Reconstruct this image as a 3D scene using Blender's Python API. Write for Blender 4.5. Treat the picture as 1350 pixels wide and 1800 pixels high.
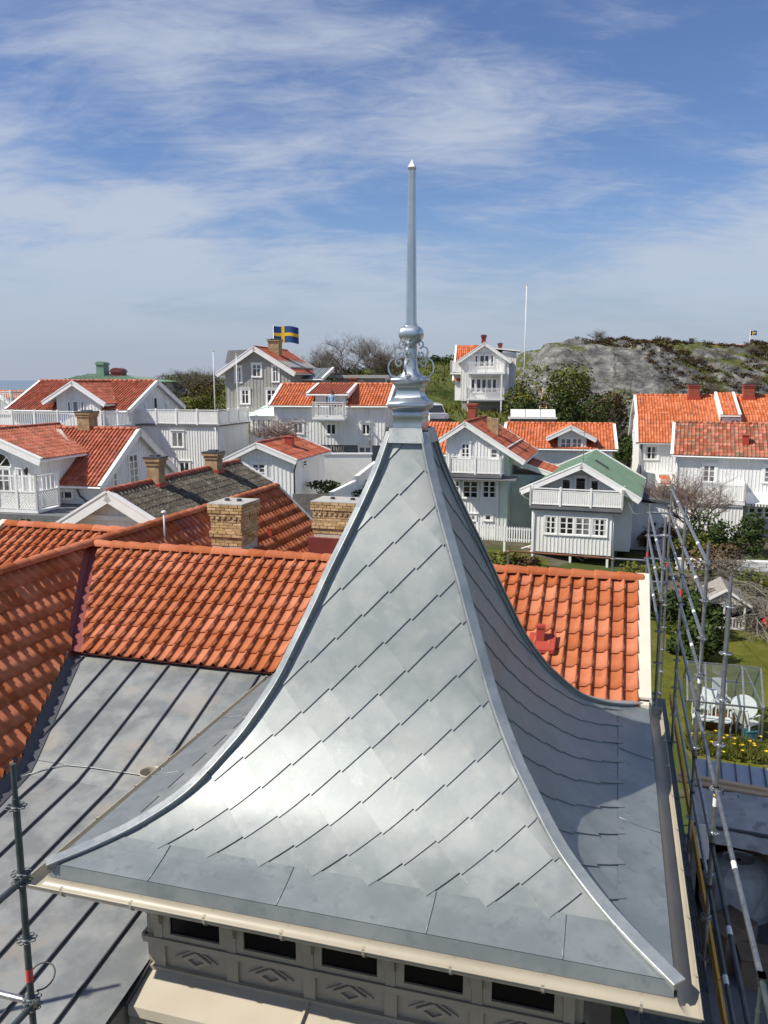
import bpy, bmesh, math, random
from mathutils import Vector, Matrix, noise
random.seed(7)
for o in list(bpy.data.objects): bpy.data.objects.remove(o)
S = bpy.context.scene; C = S.collection
# ------------------------------------------------------------------ camera
FPX, CAMZ = 1425.0, 10.5
PIT = math.atan(232 / FPX)
cam = bpy.data.cameras.new('camera'); co = bpy.data.objects.new('camera', cam); C.objects.link(co)
co.location = (0, 0, CAMZ); co.rotation_euler = (math.pi / 2 - PIT, 0, 0)
cam.sensor_fit = 'VERTICAL'; cam.sensor_height = 36; cam.lens = 36 * FPX / 1800
cam.clip_start = 0.05; cam.clip_end = 60000
S.camera = co
# ------------------------------------------------------------------ sky, sun, exposure
SUN_EL, SUN_DIR = math.radians(46.5), math.radians(14)      # light travels towards world +x
SKY_SAT, CLX, CLY = 1.15, 7.7, 2.9
w = bpy.data.worlds.new('World'); S.world = w; w.use_nodes = True
N, K = w.node_tree.nodes, w.node_tree.links
N.clear()
def nd(t, **k):
    n = N.new(t)
    for a, b in k.items(): setattr(n, a, b)
    return n
sky = nd('ShaderNodeTexSky', sky_type='NISHITA', sun_disc=False, sun_elevation=SUN_EL,
         sun_rotation=math.radians(-104), altitude=20, air_density=1.0, dust_density=0.1, ozone_density=4.0)
hsv = nd('ShaderNodeHueSaturation'); K.new(sky.outputs[0], hsv.inputs['Color']); hsv.inputs['Saturation'].default_value = SKY_SAT; hsv.inputs['Hue'].default_value = 0.512
tc = nd('ShaderNodeTexCoord'); sep = nd('ShaderNodeSeparateXYZ'); K.new(tc.outputs['Generated'], sep.inputs[0])
def mth(op, a, b, c=None):
    n = nd('ShaderNodeMath', operation=op)
    for i, v in enumerate((a, b, c)):
        if v is None: continue
        if isinstance(v, (int, float)): n.inputs[i].default_value = v
        else: K.new(v, n.inputs[i])
    return n.outputs[0]
def mrange(v, a, b, c, d):
    n = nd('ShaderNodeMapRange', interpolation_type='SMOOTHSTEP'); K.new(v, n.inputs[0])
    for i, x in enumerate((a, b, c, d)): n.inputs[i + 1].default_value = x
    return n.outputs[0]
za = mth('ADD', mth('MAXIMUM', sep.outputs['Z'], 0.0), 0.26)
cb = nd('ShaderNodeCombineXYZ'); dv = nd('ShaderNodeVectorMath', operation='DIVIDE'); K.new(tc.outputs['Generated'], dv.inputs[0])
for i in range(3): K.new(za, cb.inputs[i])
K.new(cb.outputs[0], dv.inputs[1])                              # the cloud layer: a shell far overhead
def cloud(rot, scl, loc, scale, detail, rough, dist):
    q = nd('ShaderNodeMapping'); K.new(dv.outputs[0], q.inputs[0]); q.inputs['Rotation'].default_value = (0, 0, math.radians(rot)); q.inputs['Scale'].default_value = (*scl, 0); q.inputs['Location'].default_value = (*loc, 0)
    n = nd('ShaderNodeTexNoise'); K.new(q.outputs[0], n.inputs['Vector'])
    for k, v in (('Scale', scale), ('Detail', detail), ('Roughness', rough), ('Distortion', dist)): n.inputs[k].default_value = v
    return n.outputs[0]
big = cloud(35, (1.0, 1.35), (CLX, CLY), 1.05, 3, .5, .3)
mid = cloud(40, (1.0, 1.9), (.3, 4.1), 2.6, 8, .60, .55)
fine = cloud(28, (1.0, 2.6), (2.2, .7), 7.5, 9, .66, 1.0)
cl = mth('ADD', mth('MULTIPLY', big, .95), mth('ADD', mth('MULTIPLY', mid, .55), mth('MULTIPLY', fine, .27)))
low = mrange(sep.outputs['Z'], .02, .42, .13, 0.0)              # more veil towards the horizon, as seen through more air
cf = mrange(mth('ADD', cl, low), .765, 1.14, 0.06, .86)
cfm = nd('ShaderNodeMix', data_type='FLOAT'); K.new(mrange(sep.outputs['Z'], 0.0, .17, 1.0, 0.0), cfm.inputs[0]); K.new(cf, cfm.inputs[2]); cfm.inputs[3].default_value = .42; cf = cfm.outputs[0]   # thin even veil low down
hzf = mrange(sep.outputs['Z'], 0.0, .20, .92, 0.0)
hm = nd('ShaderNodeMix', data_type='RGBA'); K.new(hzf, hm.inputs['Factor']); K.new(hsv.outputs[0], hm.inputs['A']); hm.inputs['B'].default_value = (2.5, 3.0, 3.95, 1)
mix = nd('ShaderNodeMix', data_type='RGBA'); K.new(cf, mix.inputs['Factor'])
K.new(hm.outputs['Result'], mix.inputs['A']); mix.inputs['B'].default_value = (4.7, 5.2, 6.2, 1)
bg = nd('ShaderNodeBackground'); K.new(mix.outputs['Result'], bg.inputs['Color']); bg.inputs['Strength'].default_value = 0.088
wo = nd('ShaderNodeOutputWorld'); K.new(bg.outputs[0], wo.inputs['Surface'])
sl = bpy.data.lights.new('sun', 'SUN'); sl.energy = 4.8; sl.angle = math.radians(0.53); sl.color = (1, 0.93, 0.81)
so = bpy.data.objects.new('sun', sl); C.objects.link(so)
sd = Vector((math.cos(SUN_DIR) * math.cos(SUN_EL), math.sin(SUN_DIR) * math.cos(SUN_EL), -math.sin(SUN_EL)))
so.rotation_euler = sd.to_track_quat('-Z', 'Y').to_euler(); so.location = (-40, 0, 60)
S.cycles.use_adaptive_sampling = True; S.cycles.adaptive_threshold = 0.02; S.cycles.max_bounces = 6; S.cycles.use_denoising = True
S.view_settings.view_transform = 'Standard'; S.view_settings.look = 'None'
S.view_settings.exposure = 0.38; S.view_settings.gamma = 1.0
# ------------------------------------------------------------------ pixels to directions
FW = Vector((0, math.cos(PIT), -math.sin(PIT))); UP = Vector((0, math.sin(PIT), math.cos(PIT)))
CAM = Vector((0, 0, CAMZ))
def ray(x, y): return Vector(((x - 675) / FPX, 0, 0)) + FW - (y - 900) / FPX * UP
def at(x, y, Y):                                                 # the point of that direction at distance Y ahead
    d = ray(x, y); return CAM + d * (Y / d.y)
def onz(x, y, z):
    d = ray(x, y); return CAM + d * ((z - CAMZ) / d.z)
def zA(x, y): return (x / 3.375, 550 + y / 3.375)
def zB(x, y): return (360 + x / 3.375, 550 + y / 3.375)
def zC(x, y): return (740 + x / 3.375, 550 + y / 3.375)
def zD(x, y): return (1000 + x / 3.857, 550 + y / 3.857)
# ------------------------------------------------------------------ materials
def lk(nt, a, b): nt.links.new(a, b)
MATS = {}
def mat(name, c1, c2=None, scale=3.0, rough=0.6, metal=0.0, bump=0.0, bscale=40.0, var=0.0, c3=None, s3=1.0, lo=0.4, hi=0.6, stretch=None, rvar=0.0, spec=0.5, lo3=0.55, hi3=0.68):
    m = bpy.data.materials.new(name); m.use_nodes = True; nt = m.node_tree; b = nt.nodes['Principled BSDF']
    b.inputs['Roughness'].default_value = rough; b.inputs['Metallic'].default_value = metal
    b.inputs['Specular IOR Level'].default_value = spec
    geo = nt.nodes.new('ShaderNodeNewGeometry'); src = geo.outputs['Position']
    if stretch:
        q = nt.nodes.new('ShaderNodeMapping'); q.inputs['Scale'].default_value = stretch; lk(nt, src, q.inputs[0]); src = q.outputs[0]
    def noi(s, det=6, ro=.6):
        n = nt.nodes.new('ShaderNodeTexNoise'); n.inputs['Scale'].default_value = s; n.inputs['Detail'].default_value = det
        n.inputs['Roughness'].default_value = ro; lk(nt, src, n.inputs['Vector']); return n.outputs[0]
    def mr(v, a, bb, c=0., d=1.):
        n = nt.nodes.new('ShaderNodeMapRange'); lk(nt, v, n.inputs[0])
        for i, x in enumerate((a, bb, c, d)): n.inputs[i + 1].default_value = x
        return n.outputs[0]
    def mixc(f, A, B):
        n = nt.nodes.new('ShaderNodeMix'); n.data_type = 'RGBA'; lk(nt, f, n.inputs['Factor'])
        for k, v in (('A', A), ('B', B)):
            if isinstance(v, tuple): n.inputs[k].default_value = (*v, 1)
            else: lk(nt, v, n.inputs[k])
        return n.outputs['Result']
    col = None
    if c2:
        nz = noi(scale); col = mixc(mr(nz, lo, hi), c1, c2)
        if rvar: lk(nt, mr(nz, .3, .7, rough - rvar, rough + rvar), b.inputs['Roughness'])
    if c3: col = mixc(mr(noi(s3, 4), lo3, hi3), col if col else c1, c3)
    if var:
        at_ = nt.nodes.new('ShaderNodeAttribute'); at_.attribute_name = 'var'
        oi = nt.nodes.new('ShaderNodeObjectInfo'); ad = nt.nodes.new('ShaderNodeMath'); ad.operation = 'ADD'
        lk(nt, at_.outputs['Fac'], ad.inputs[0]); lk(nt, oi.outputs['Random'], ad.inputs[1])
        fr = nt.nodes.new('ShaderNodeMath'); fr.operation = 'FRACT'; lk(nt, ad.outputs[0], fr.inputs[0])
        hs = nt.nodes.new('ShaderNodeHueSaturation'); lk(nt, mr(fr.outputs[0], 0, 1, 1 - var, 1 + var), hs.inputs['Value'])
        lk(nt, mr(fr.outputs[0], 0, 1, 1 + var * .3, 1 - var * .3), hs.inputs['Saturation'])
        if col: lk(nt, col, hs.inputs['Color'])
        else: hs.inputs['Color'].default_value = (*c1, 1)
        col = hs.outputs[0]
    if col: lk(nt, col, b.inputs['Base Color'])
    else: b.inputs['Base Color'].default_value = (*c1, 1)
    if bump:
        bn = nt.nodes.new('ShaderNodeBump'); bn.inputs['Strength'].default_value = bump; bn.inputs['Distance'].default_value = 0.02
        lk(nt, noi(bscale, 4), bn.inputs['Height']); lk(nt, bn.outputs[0], b.inputs['Normal'])
    MATS[name] = m; return m
M = MATS
mat('zinc', (.238, .265, .266), (.278, .302, .30), 3.4, .52, .48, .05, 8, .055, c3=(.305, .322, .315), s3=5.5, rvar=.06, lo3=.54, hi3=.72)
mat('zinc_cap', (.37, .40, .40), (.45, .47, .46), 5, .48, .6, .05, 10, .06, c3=(.33, .36, .362), s3=14, rvar=.05)
mat('zinc_eave', (.225, .255, .26), (.28, .308, .31), 2.6, .46, .5, .05, 6, .05, c3=(.205, .235, .242), s3=9)
mat('zinc_bright', (.42, .48, .52), (.49, .54, .57), 6, .33, .8, .03, 20)
mat('grey_sheet', (.205, .222, .225), (.315, .325, .315), 2.3, .5, .4, .10, 5, .09, c3=(.37, .325, .275), s3=1.1, lo3=.56, hi3=.72)
mat('seam', (.085, .09, .10), None, 1, .5, .4)
mat('tile', (.385, .120, .056), (.435, .148, .070), 5, .85, 0, .14, 60, .18, c3=(.345, .104, .05), s3=2.2, spec=.15)
mat('tile_dark', (.33, .085, .04), (.40, .11, .05), 5, .62, 0, .08, 60, .12)
mat('tile_orange', (.52, .15, .052), (.44, .115, .042), 4, .7, 0, .1, 30, .2, c3=(.30, .095, .05), s3=1.3)
mat('tile_red', (.40, .10, .045), (.30, .075, .038), 3, .7, 0, .1, 30, .22, c3=(.20, .075, .045), s3=1.6)
mat('tile_moss', (.40, .115, .06), (.28, .09, .055), 3.5, .8, 0, .1, 30, .35, c3=(.15, .12, .07), s3=3.0, lo3=.5, hi3=.62)
mat('tile_old', (.06, .05, .04), (.10, .085, .065), 3.0, .9, 0, .3, 20, .28, c3=(.17, .16, .125), s3=9, lo3=.54, hi3=.64)
mat('maroon', (.17, .035, .03), (.20, .045, .038), 2, .45)
mat('red_metal', (.36, .05, .03), None, 1, .5)
mat('white', (.80, .80, .79), (.72, .725, .71), 1.6, .6, 0, .05, 20, c3=(.60, .60, .565), s3=1.4, lo3=.60, hi3=.85, stretch=(1.3, 1.3, .22))
mat('white_trim', (.84, .84, .825), (.79, .79, .77), 3, .5)
mat('grey_wall', (.37, .365, .335), (.33, .325, .30), 1.5, .7)
mat('greenish', (.62, .70, .66), (.54, .63, .59), 1.2, .6)
mat('plinth', (.12, .125, .135), (.16, .16, .17), 2, .8)
mat('beige', (.43, .385, .30), (.46, .415, .33), 2, .45, 0, .03, 8)
mat('beige_wall', (.31, .272, .205), (.34, .30, .228), 3, .6, spec=.3)
mat('glass_black', (.006, .006, .007), None, 1, .25, 0, spec=.12)
mat('gutter_cream', (.38, .345, .27), (.34, .305, .24), 2, .4)
mat('cream', (.62, .585, .49), (.58, .54, .45), 2, .45)
mat('glass', (.012, .014, .016), None, 1, .03, 0, spec=1.0)
mat('curtain', (.50, .50, .48), None, 1, .9)
mat('glass_pale', (.22, .23, .24), (.05, .055, .06), 1.4, .12)
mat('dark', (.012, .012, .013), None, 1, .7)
mat('black_rubber', (.02, .02, .022), None, 1, .5)
mat('green_roof', (.19, .30, .215), (.22, .335, .245), .9, .5, .1)
mat('green_copper', (.16, .26, .18), (.20, .31, .22), .5, .6)
mat('steel', (.40, .42, .43), (.30, .32, .33), 9, .42, .85, .05, 60, c3=(.22, .23, .23), s3=20)
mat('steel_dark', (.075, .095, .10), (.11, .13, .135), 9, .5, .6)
mat('board_yellow', (.72, .42, .07), (.62, .34, .06), 6, .7)
mat('timber', (.62, .44, .27), (.55, .38, .22), 7, .7)
mat('timber_grey', (.30, .28, .25), (.22, .2, .18), 6, .85)
mat('brick_yellow', (.58, .42, .21), (.46, .31, .15), 20, .85, 0, .5, 120, .30)
mat('mortar', (.55, .51, .43), (.45, .42, .36), 12, .95)
mat('brick_red', (.30, .075, .045), (.24, .06, .04), 6, .85, 0, .3, 40)
mat('brick_far', (.46, .33, .17), (.26, .165, .10), 3.5, .9, 0, .4, 30, lo=.35, hi=.65)
mat('concrete', (.42, .41, .38), (.34, .33, .31), 6, .9)
mat('stone', (.25, .24, .23), (.40, .38, .36), 2.4, .9, 0, .8, 4)
mat('grass', (.085, .092, .013), (.12, .125, .022), 1.0, .9, 0, .4, 30, c3=(.15, .135, .05), s3=.35, spec=.1)
mat('heath', (.06, .075, .022), (.11, .085, .045), .5, .95, 0, .6, 6, c3=(.05, .055, .02), s3=2.1, spec=.1)
mat('hill_grass', (.062, .092, .020), (.10, .11, .035), .35, .95, 0, .5, 5, c3=(.14, .12, .055), s3=1.6, spec=.1)
mat('earth', (.085, .075, .05), (.13, .12, .09), 1.3, .95, 0, .4, 12, c3=(.06, .082, .022), s3=.3, lo3=.45, hi3=.55, spec=.1)
mat('leaf_dark', (.030, .050, .014), (.050, .075, .020), 4, .7, var=.35, spec=.1)
mat('leaf_olive', (.085, .105, .018), (.13, .125, .03), 2, .7, var=.35, spec=.1)
mat('leaf_brown', (.085, .055, .03), (.12, .085, .045), 2, .8, var=.3, spec=.1)
mat('bark', (.13, .105, .085), (.19, .16, .13), 4, .9, var=.25, spec=.1)
mat('bark_pink', (.17, .115, .095), (.24, .18, .15), 4, .9, var=.25, spec=.1)
mat('bark_pale', (.24, .22, .19), (.17, .15, .13), 4, .9, var=.25, spec=.1)
mat('daffodil', (.75, .50, .02), None, 1, .6)
mat('plastic_white', (.78, .78, .77), None, 1, .4)
mat('plastic_film', (.55, .57, .58), (.66, .67, .68), 5, .25, 0, .5, 10)
mat('tarp', (.34, .34, .32), (.44, .43, .40), 2.5, .6, 0, .5, 6, c3=(.20, .2, .2), s3=3)
mat('cardboard', (.20, .155, .11), (.17, .13, .095), 3, .9)
mat('blue_sheet', (.36, .40, .44), (.43, .46, .49), 1.4, .5, .2)
mat('rust', (.20, .08, .03), (.13, .06, .03), 4, .8)
mat('red', (.50, .03, .03), None, 1, .4)
mat('teal', (.06, .18, .22), None, 1, .5)
mat('flag_blue', (.012, .055, .20), None, 1, .7)
mat('flag_yellow', (.75, .48, .02), None, 1, .7)
mat('skin', (.45, .27, .19), None, 1, .6)
mat('shirt', (.28, .38, .55), None, 1, .8)
mat('trousers', (.05, .06, .09), None, 1, .8)
mat('hair', (.08, .05, .03), None, 1, .8)
mat('car_white', (.72, .73, .74), None, 1, .25, .1)
mat('yellow_mark', (.70, .55, .05), None, 1, .5)
mat('red_mark', (.55, .06, .06), None, 1, .5)
mat('water', (.05, .10, .15), (.07, .12, .17), .05, .22, 0, .3, .6)
# bare rock with cracks, lichen and turf in the hollows
def rock_mat():
    m = bpy.data.materials.new('rock'); m.use_nodes = True; nt = m.node_tree; b = nt.nodes['Principled BSDF']; b.inputs['Roughness'].default_value = .9; b.inputs['Specular IOR Level'].default_value = .15
    g = nt.nodes.new('ShaderNodeNewGeometry'); mp = nt.nodes.new('ShaderNodeMapping'); lk(nt, g.outputs['Position'], mp.inputs[0])
    mp.inputs['Rotation'].default_value = (.2, .5, .3); mp.inputs['Scale'].default_value = (.8, .7, 1.15)
    n = nt.nodes.new('ShaderNodeTexNoise'); lk(nt, mp.outputs[0], n.inputs['Vector']); n.inputs['Scale'].default_value = .9; n.inputs['Detail'].default_value = 9; n.inputs['Roughness'].default_value = .68
    r = nt.nodes.new('ShaderNodeValToRGB'); lk(nt, n.outputs[0], r.inputs[0])
    e = r.color_ramp.elements; e[0].position = .33; e[0].color = (.04, .039, .039, 1); e[1].position = .68; e[1].color = (.29, .28, .26, 1)
    q = e.new(.5); q.color = (.14, .137, .13, 1)
    v = nt.nodes.new('ShaderNodeTexVoronoi'); v.feature = 'DISTANCE_TO_EDGE'; v.inputs['Scale'].default_value = .42; lk(nt, mp.outputs[0], v.inputs['Vector'])
    vr = nt.nodes.new('ShaderNodeMapRange'); lk(nt, v.outputs['Distance'], vr.inputs[0])
    for i, x in enumerate((0, .03, .45, 1)): vr.inputs[i + 1].default_value = x
    mu = nt.nodes.new('ShaderNodeMix'); mu.data_type = 'RGBA'; mu.blend_type = 'MULTIPLY'; mu.inputs['Factor'].default_value = 1
    lk(nt, r.outputs[0], mu.inputs['A']); lk(nt, vr.outputs[0], mu.inputs['B'])
    at_ = nt.nodes.new('ShaderNodeAttribute'); at_.attribute_name = 'var'
    n2 = nt.nodes.new('ShaderNodeTexNoise'); lk(nt, g.outputs['Position'], n2.inputs['Vector']); n2.inputs['Scale'].default_value = .55; n2.inputs['Detail'].default_value = 7
    ad = nt.nodes.new('ShaderNodeMath'); ad.operation = 'ADD'; lk(nt, at_.outputs['Fac'], ad.inputs[0]); lk(nt, n2.outputs[0], ad.inputs[1])
    mr = nt.nodes.new('ShaderNodeMapRange'); lk(nt, ad.outputs[0], mr.inputs[0]); mr.inputs[1].default_value = .98; mr.inputs[2].default_value = 1.08
    n3 = nt.nodes.new('ShaderNodeTexNoise'); lk(nt, g.outputs['Position'], n3.inputs['Vector']); n3.inputs['Scale'].default_value = 1.3; n3.inputs['Detail'].default_value = 6
    r3 = nt.nodes.new('ShaderNodeValToRGB'); lk(nt, n3.outputs[0], r3.inputs[0])
    e = r3.color_ramp.elements; e[0].position = .38; e[0].color = (.055, .08, .016, 1); e[1].position = .68; e[1].color = (.12, .11, .04, 1)
    mm = nt.nodes.new('ShaderNodeMix'); mm.data_type = 'RGBA'; lk(nt, mr.outputs[0], mm.inputs['Factor']); lk(nt, mu.outputs['Result'], mm.inputs['A']); lk(nt, r3.outputs[0], mm.inputs['B'])
    lk(nt, mm.outputs['Result'], b.inputs['Base Color'])
    bn = nt.nodes.new('ShaderNodeBump'); bn.inputs['Strength'].default_value = .9; bn.inputs['Distance'].default_value = .35; lk(nt, n.outputs[0], bn.inputs['Height']); lk(nt, bn.outputs[0], b.inputs['Normal'])
    M['rock'] = m
rock_mat()
# ------------------------------------------------------------------ mesh builder
V = Vector
class MB:
    def __init__(s): s.v = []; s.f = []; s.var = []; s.cv = 0.0
    def add(s, vs, fs):
        o = len(s.v); s.v += [tuple(p) for p in vs]
        for f in fs: s.f.append(tuple(o + i for i in f)); s.var.append(s.cv)
        return s
    def quad(s, *p): return s.add(p, [tuple(range(len(p)))])
    def frame(s, o, x, y, z):                                   # parallelepiped from corner o with edge vectors x, y, z
        o, x, y, z = V(o), V(x), V(y), V(z)
        return s.add([o, o + x, o + x + y, o + y, o + z, o + x + z, o + x + y + z, o + y + z],
                     [(3, 2, 1, 0), (4, 5, 6, 7), (0, 1, 5, 4), (1, 2, 6, 5), (2, 3, 7, 6), (3, 0, 4, 7)])
    def box(s, x0, x1, y0, y1, z0, z1): return s.frame((x0, y0, z0), (x1 - x0, 0, 0), (0, y1 - y0, 0), (0, 0, z1 - z0))
    def bar(s, p, q, w, h, up=(0, 0, 1)):                        # rectangular bar between two points
        p, q = V(p), V(q); d = (q - p).normalized(); u = V(up); x = d.cross(u)
        if x.length < 1e-4: x = d.cross(V((1, 0, 0)))
        x.normalize(); y = x.cross(d).normalized()
        return s.frame(p - x * w / 2 - y * h / 2, q - p, x * w, y * h)
    def tube(s, pts, r, n=8, cap=True, closed=False):
        pts = [V(p) for p in pts]; m = len(pts); rr = r if isinstance(r, (list, tuple)) else [r] * m
        vs = []; fs = []; pr = None
        for i, p in enumerate(pts):
            a = pts[i - 1] if (i or closed) else p; b = pts[(i + 1) % m] if (i < m - 1 or closed) else p
            d = (b - a).normalized()
            if pr is None:
                x = d.cross(V((0, 0, 1)))
                if x.length < 1e-3: x = d.cross(V((1, 0, 0)))
            else: x = pr - d * pr.dot(d)
            x.normalize(); pr = x; y = d.cross(x)
            vs += [p + (x * math.cos(2 * math.pi * k / n) + y * math.sin(2 * math.pi * k / n)) * rr[i] for k in range(n)]
        for i in range(m if closed else m - 1):
            j = (i + 1) % m
            fs += [(i * n + k, i * n + (k + 1) % n, j * n + (k + 1) % n, j * n + k) for k in range(n)]
        if cap and not closed: fs += [tuple(range(n))[::-1], tuple((m - 1) * n + k for k in range(n))]
        return s.add(vs, fs)
    def prism(s, poly, d):                                       # polygon (3-D points) extruded along d
        n = len(poly); d = V(d); a = [V(p) for p in poly]
        return s.add(a + [p + d for p in a], [tuple(range(n))[::-1], tuple(range(n, 2 * n))] + [(i, (i + 1) % n, n + (i + 1) % n, n + i) for i in range(n)])
    def lathe(s, prof, c=(0, 0, 0), n=24, ex=2.0, caps=True, rot=0.0):       # profile (r, z); ex > 2 gives a rounded square
        vs = []; fs = []; c = V(c)
        for r, z in prof:
            for k in range(n):
                a = 2 * math.pi * (k + .5) / n; ca, sa = math.cos(a), math.sin(a)
                q = r / (abs(ca) ** ex + abs(sa) ** ex) ** (1 / ex); b = a + rot
                vs.append(c + V((q * math.cos(b), q * math.sin(b), z)))
        m = len(prof)
        for i in range(m - 1): fs += [(i * n + k, i * n + (k + 1) % n, (i + 1) * n + (k + 1) % n, (i + 1) * n + k) for k in range(n)]
        if caps: fs += [tuple(range(n))[::-1], tuple((m - 1) * n + k for k in range(n))]
        return s.add(vs, fs)
    def mesh(s, name, material, smooth=False):
        me = bpy.data.meshes.new(name); me.from_pydata(s.v, [], s.f); me.materials.append(M[material] if isinstance(material, str) else material)
        a = me.attributes.new('var', 'FLOAT', 'FACE'); a.data.foreach_set('value', s.var)
        if smooth: me.polygons.foreach_set('use_smooth', [True] * len(me.polygons))
        me.update(); return me
    def build(s, name, material, parent=None, smooth=False, kind=None):
        return link(name, s.mesh(name, material, smooth), parent, kind)
def link(name, me, parent=None, kind=None):
    o = bpy.data.objects.new(name, me); C.objects.link(o)
    if parent: o.parent = parent
    if kind: o['kind'] = kind
    return o
def tag(o, label, cat, group=None):
    o['label'] = label; o['category'] = cat
    if group: o['group'] = group
    return o
def empty(name, loc, rz, label, cat, group=None):
    o = bpy.data.objects.new(name, None); C.objects.link(o); o.location = loc; o.rotation_euler = (0, 0, rz); o.empty_display_size = .3
    return tag(o, label, cat, group)
def autosmooth(o, ang=40):
    me = o.data; bm = bmesh.new(); bm.from_mesh(me)
    for f in bm.faces: f.smooth = True
    for e in bm.edges: e.smooth = not (len(e.link_faces) == 2 and e.calc_face_angle(0) > math.radians(ang))
    bm.to_mesh(me); bm.free(); return o
def tri_wave(rng=random): return rng.random()
# pantile cross-section: broad pan with a roll at one side
PT = ((0, .008), (.08, .001), (.25, .0), (.52, .002), (.65, .018), (.75, .048), (.84, .066), (.93, .060), (1.0, .016))
PF = ((0, .008), (.2, .0), (.52, .002), (.72, .046), (.86, .060))
def tile_sheet(mb, p0, ua, ud, un, La, Ld, tw=.2, tl=.33, lift=.020):
    n = max(1, round(La / tw)); m = max(1, round(Ld / tl)); tw = La / n; tl = Ld / m
    prof = [((i + t) * tw, h) for i in range(n) for t, h in PF] + [(La, .01)]
    k = len(PF); W = len(prof)
    for j in range(m):
        vs = []
        jo = random.uniform(-.006, .006)
        for d, hh in ((j * tl, 0.0), ((j + 1) * tl + .02, lift + jo), ((j + 1) * tl + .02, -.01)):
            for a, h in prof: vs.append(p0 + ua * a + ud * d + un * (hh + (h if hh > -.005 else 0)))
        o = len(mb.v); mb.v += [tuple(p) for p in vs]
        rv = [random.random() for _ in range(n)]
        for i in range(W - 1):
            for r in (0, 1):
                mb.f.append((o + r * W + i, o + r * W + i + 1, o + (r + 1) * W + i + 1, o + (r + 1) * W + i)); mb.var.append(rv[i // k])
# ================================================================== the main house with its zinc tower roof
TH = math.radians(15.9); ZE = 6.3
house = empty('main_house', (0.271, 8.265, ZE), -TH, 'large house with a flared zinc tower roof, orange tiled wings and grey metal roof', 'house')
E1 = V((math.cos(TH), -math.sin(TH), 0)); E2 = V((math.sin(TH), math.cos(TH), 0)); HO = V((0.271, 8.265, ZE))
def toloc(P): q = P - HO; return V((q.dot(E1), q.dot(E2), q.z))
def toworld(p): return HO + E1 * p[0] + E2 * p[1] + V((0, 0, p[2]))
def hit(x, y, n, d0):                                            # direction of a pixel met with a plane of the house
    d = ray(x, y); nn = E1 * n[0] + E2 * n[1] + V((0, 0, n[2]))
    t = (d0 + (HO - CAM).dot(nn)) / d.dot(nn); return toloc(CAM + d * t)
# ---- tower roof profile (half width, height)
PR = [(2.57, .03), (2.28, .10), (1.99, .215), (1.69, .415), (1.38, .78), (1.25, .97), (1.06, 1.31), (.905, 1.68), (.77, 2.02), (.645, 2.35), (.515, 2.67), (.385, 3.0), (.265, 3.33), (.165, 3.68)]
def cat_rom(P, n=8):
    out = []
    for i in range(len(P) - 1):
        p0, p1, p2, p3 = P[max(0, i - 1)], P[i], P[i + 1], P[min(len(P) - 1, i + 2)]
        for k in range(n):
            t = k / n
            out.append(tuple(.5 * ((2 * b) + (c - a) * t + (2 * a - 5 * b + 4 * c - d) * t * t + (3 * b - a - 3 * c + d) * t ** 3) for a, b, c, d in zip(p0, p1, p2, p3)))
    return out + [P[-1]]
CV = cat_rom(PR); SL = [0.0]
for i in range(1, len(CV)): SL.append(SL[-1] + math.hypot(CV[i][0] - CV[i - 1][0], CV[i][1] - CV[i - 1][1]))
STOT = SL[-1]
def prof(s):
    s = min(max(s, 0), STOT)
    for i in range(1, len(SL)):
        if s <= SL[i]:
            t = (s - SL[i - 1]) / (SL[i] - SL[i - 1]); a, b = CV[i - 1], CV[i]
            l = math.hypot(b[0] - a[0], b[1] - a[1])
            return a[0] + (b[0] - a[0]) * t, a[1] + (b[1] - a[1]) * t, -(b[0] - a[0]) / l, (b[1] - a[1]) / l   # r, z, inward run, rise
    return CV[-1][0], CV[-1][1], .4, .9
def side(k, t, out, z):                                          # k: 0 front, 1 right, 2 back, 3 left; t to the right seen from outside
    return ((t, -out, z), (out, t, z), (-t, out, z), (-out, -t, z))[k]
def on_roof(k, t, s, off=0.0):
    r, z, c, u = prof(s)
    return side(k, t, r + u * off, z + c * off)
mb = MB()
for k in range(4):
    vs = []; NT = 6
    ss = [STOT * i / 48 for i in range(49)]
    for s in ss:
        r = prof(s)[0]
        vs += [on_roof(k, -r + 2 * r * i / NT, s) for i in range(NT + 1)]
    mb.add(vs, [(j * (NT + 1) + i, j * (NT + 1) + i + 1, (j + 1) * (NT + 1) + i + 1, (j + 1) * (NT + 1) + i) for j in range(48) for i in range(NT)])
troof = mb.build('tower_roof', 'zinc', house, True)
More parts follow.
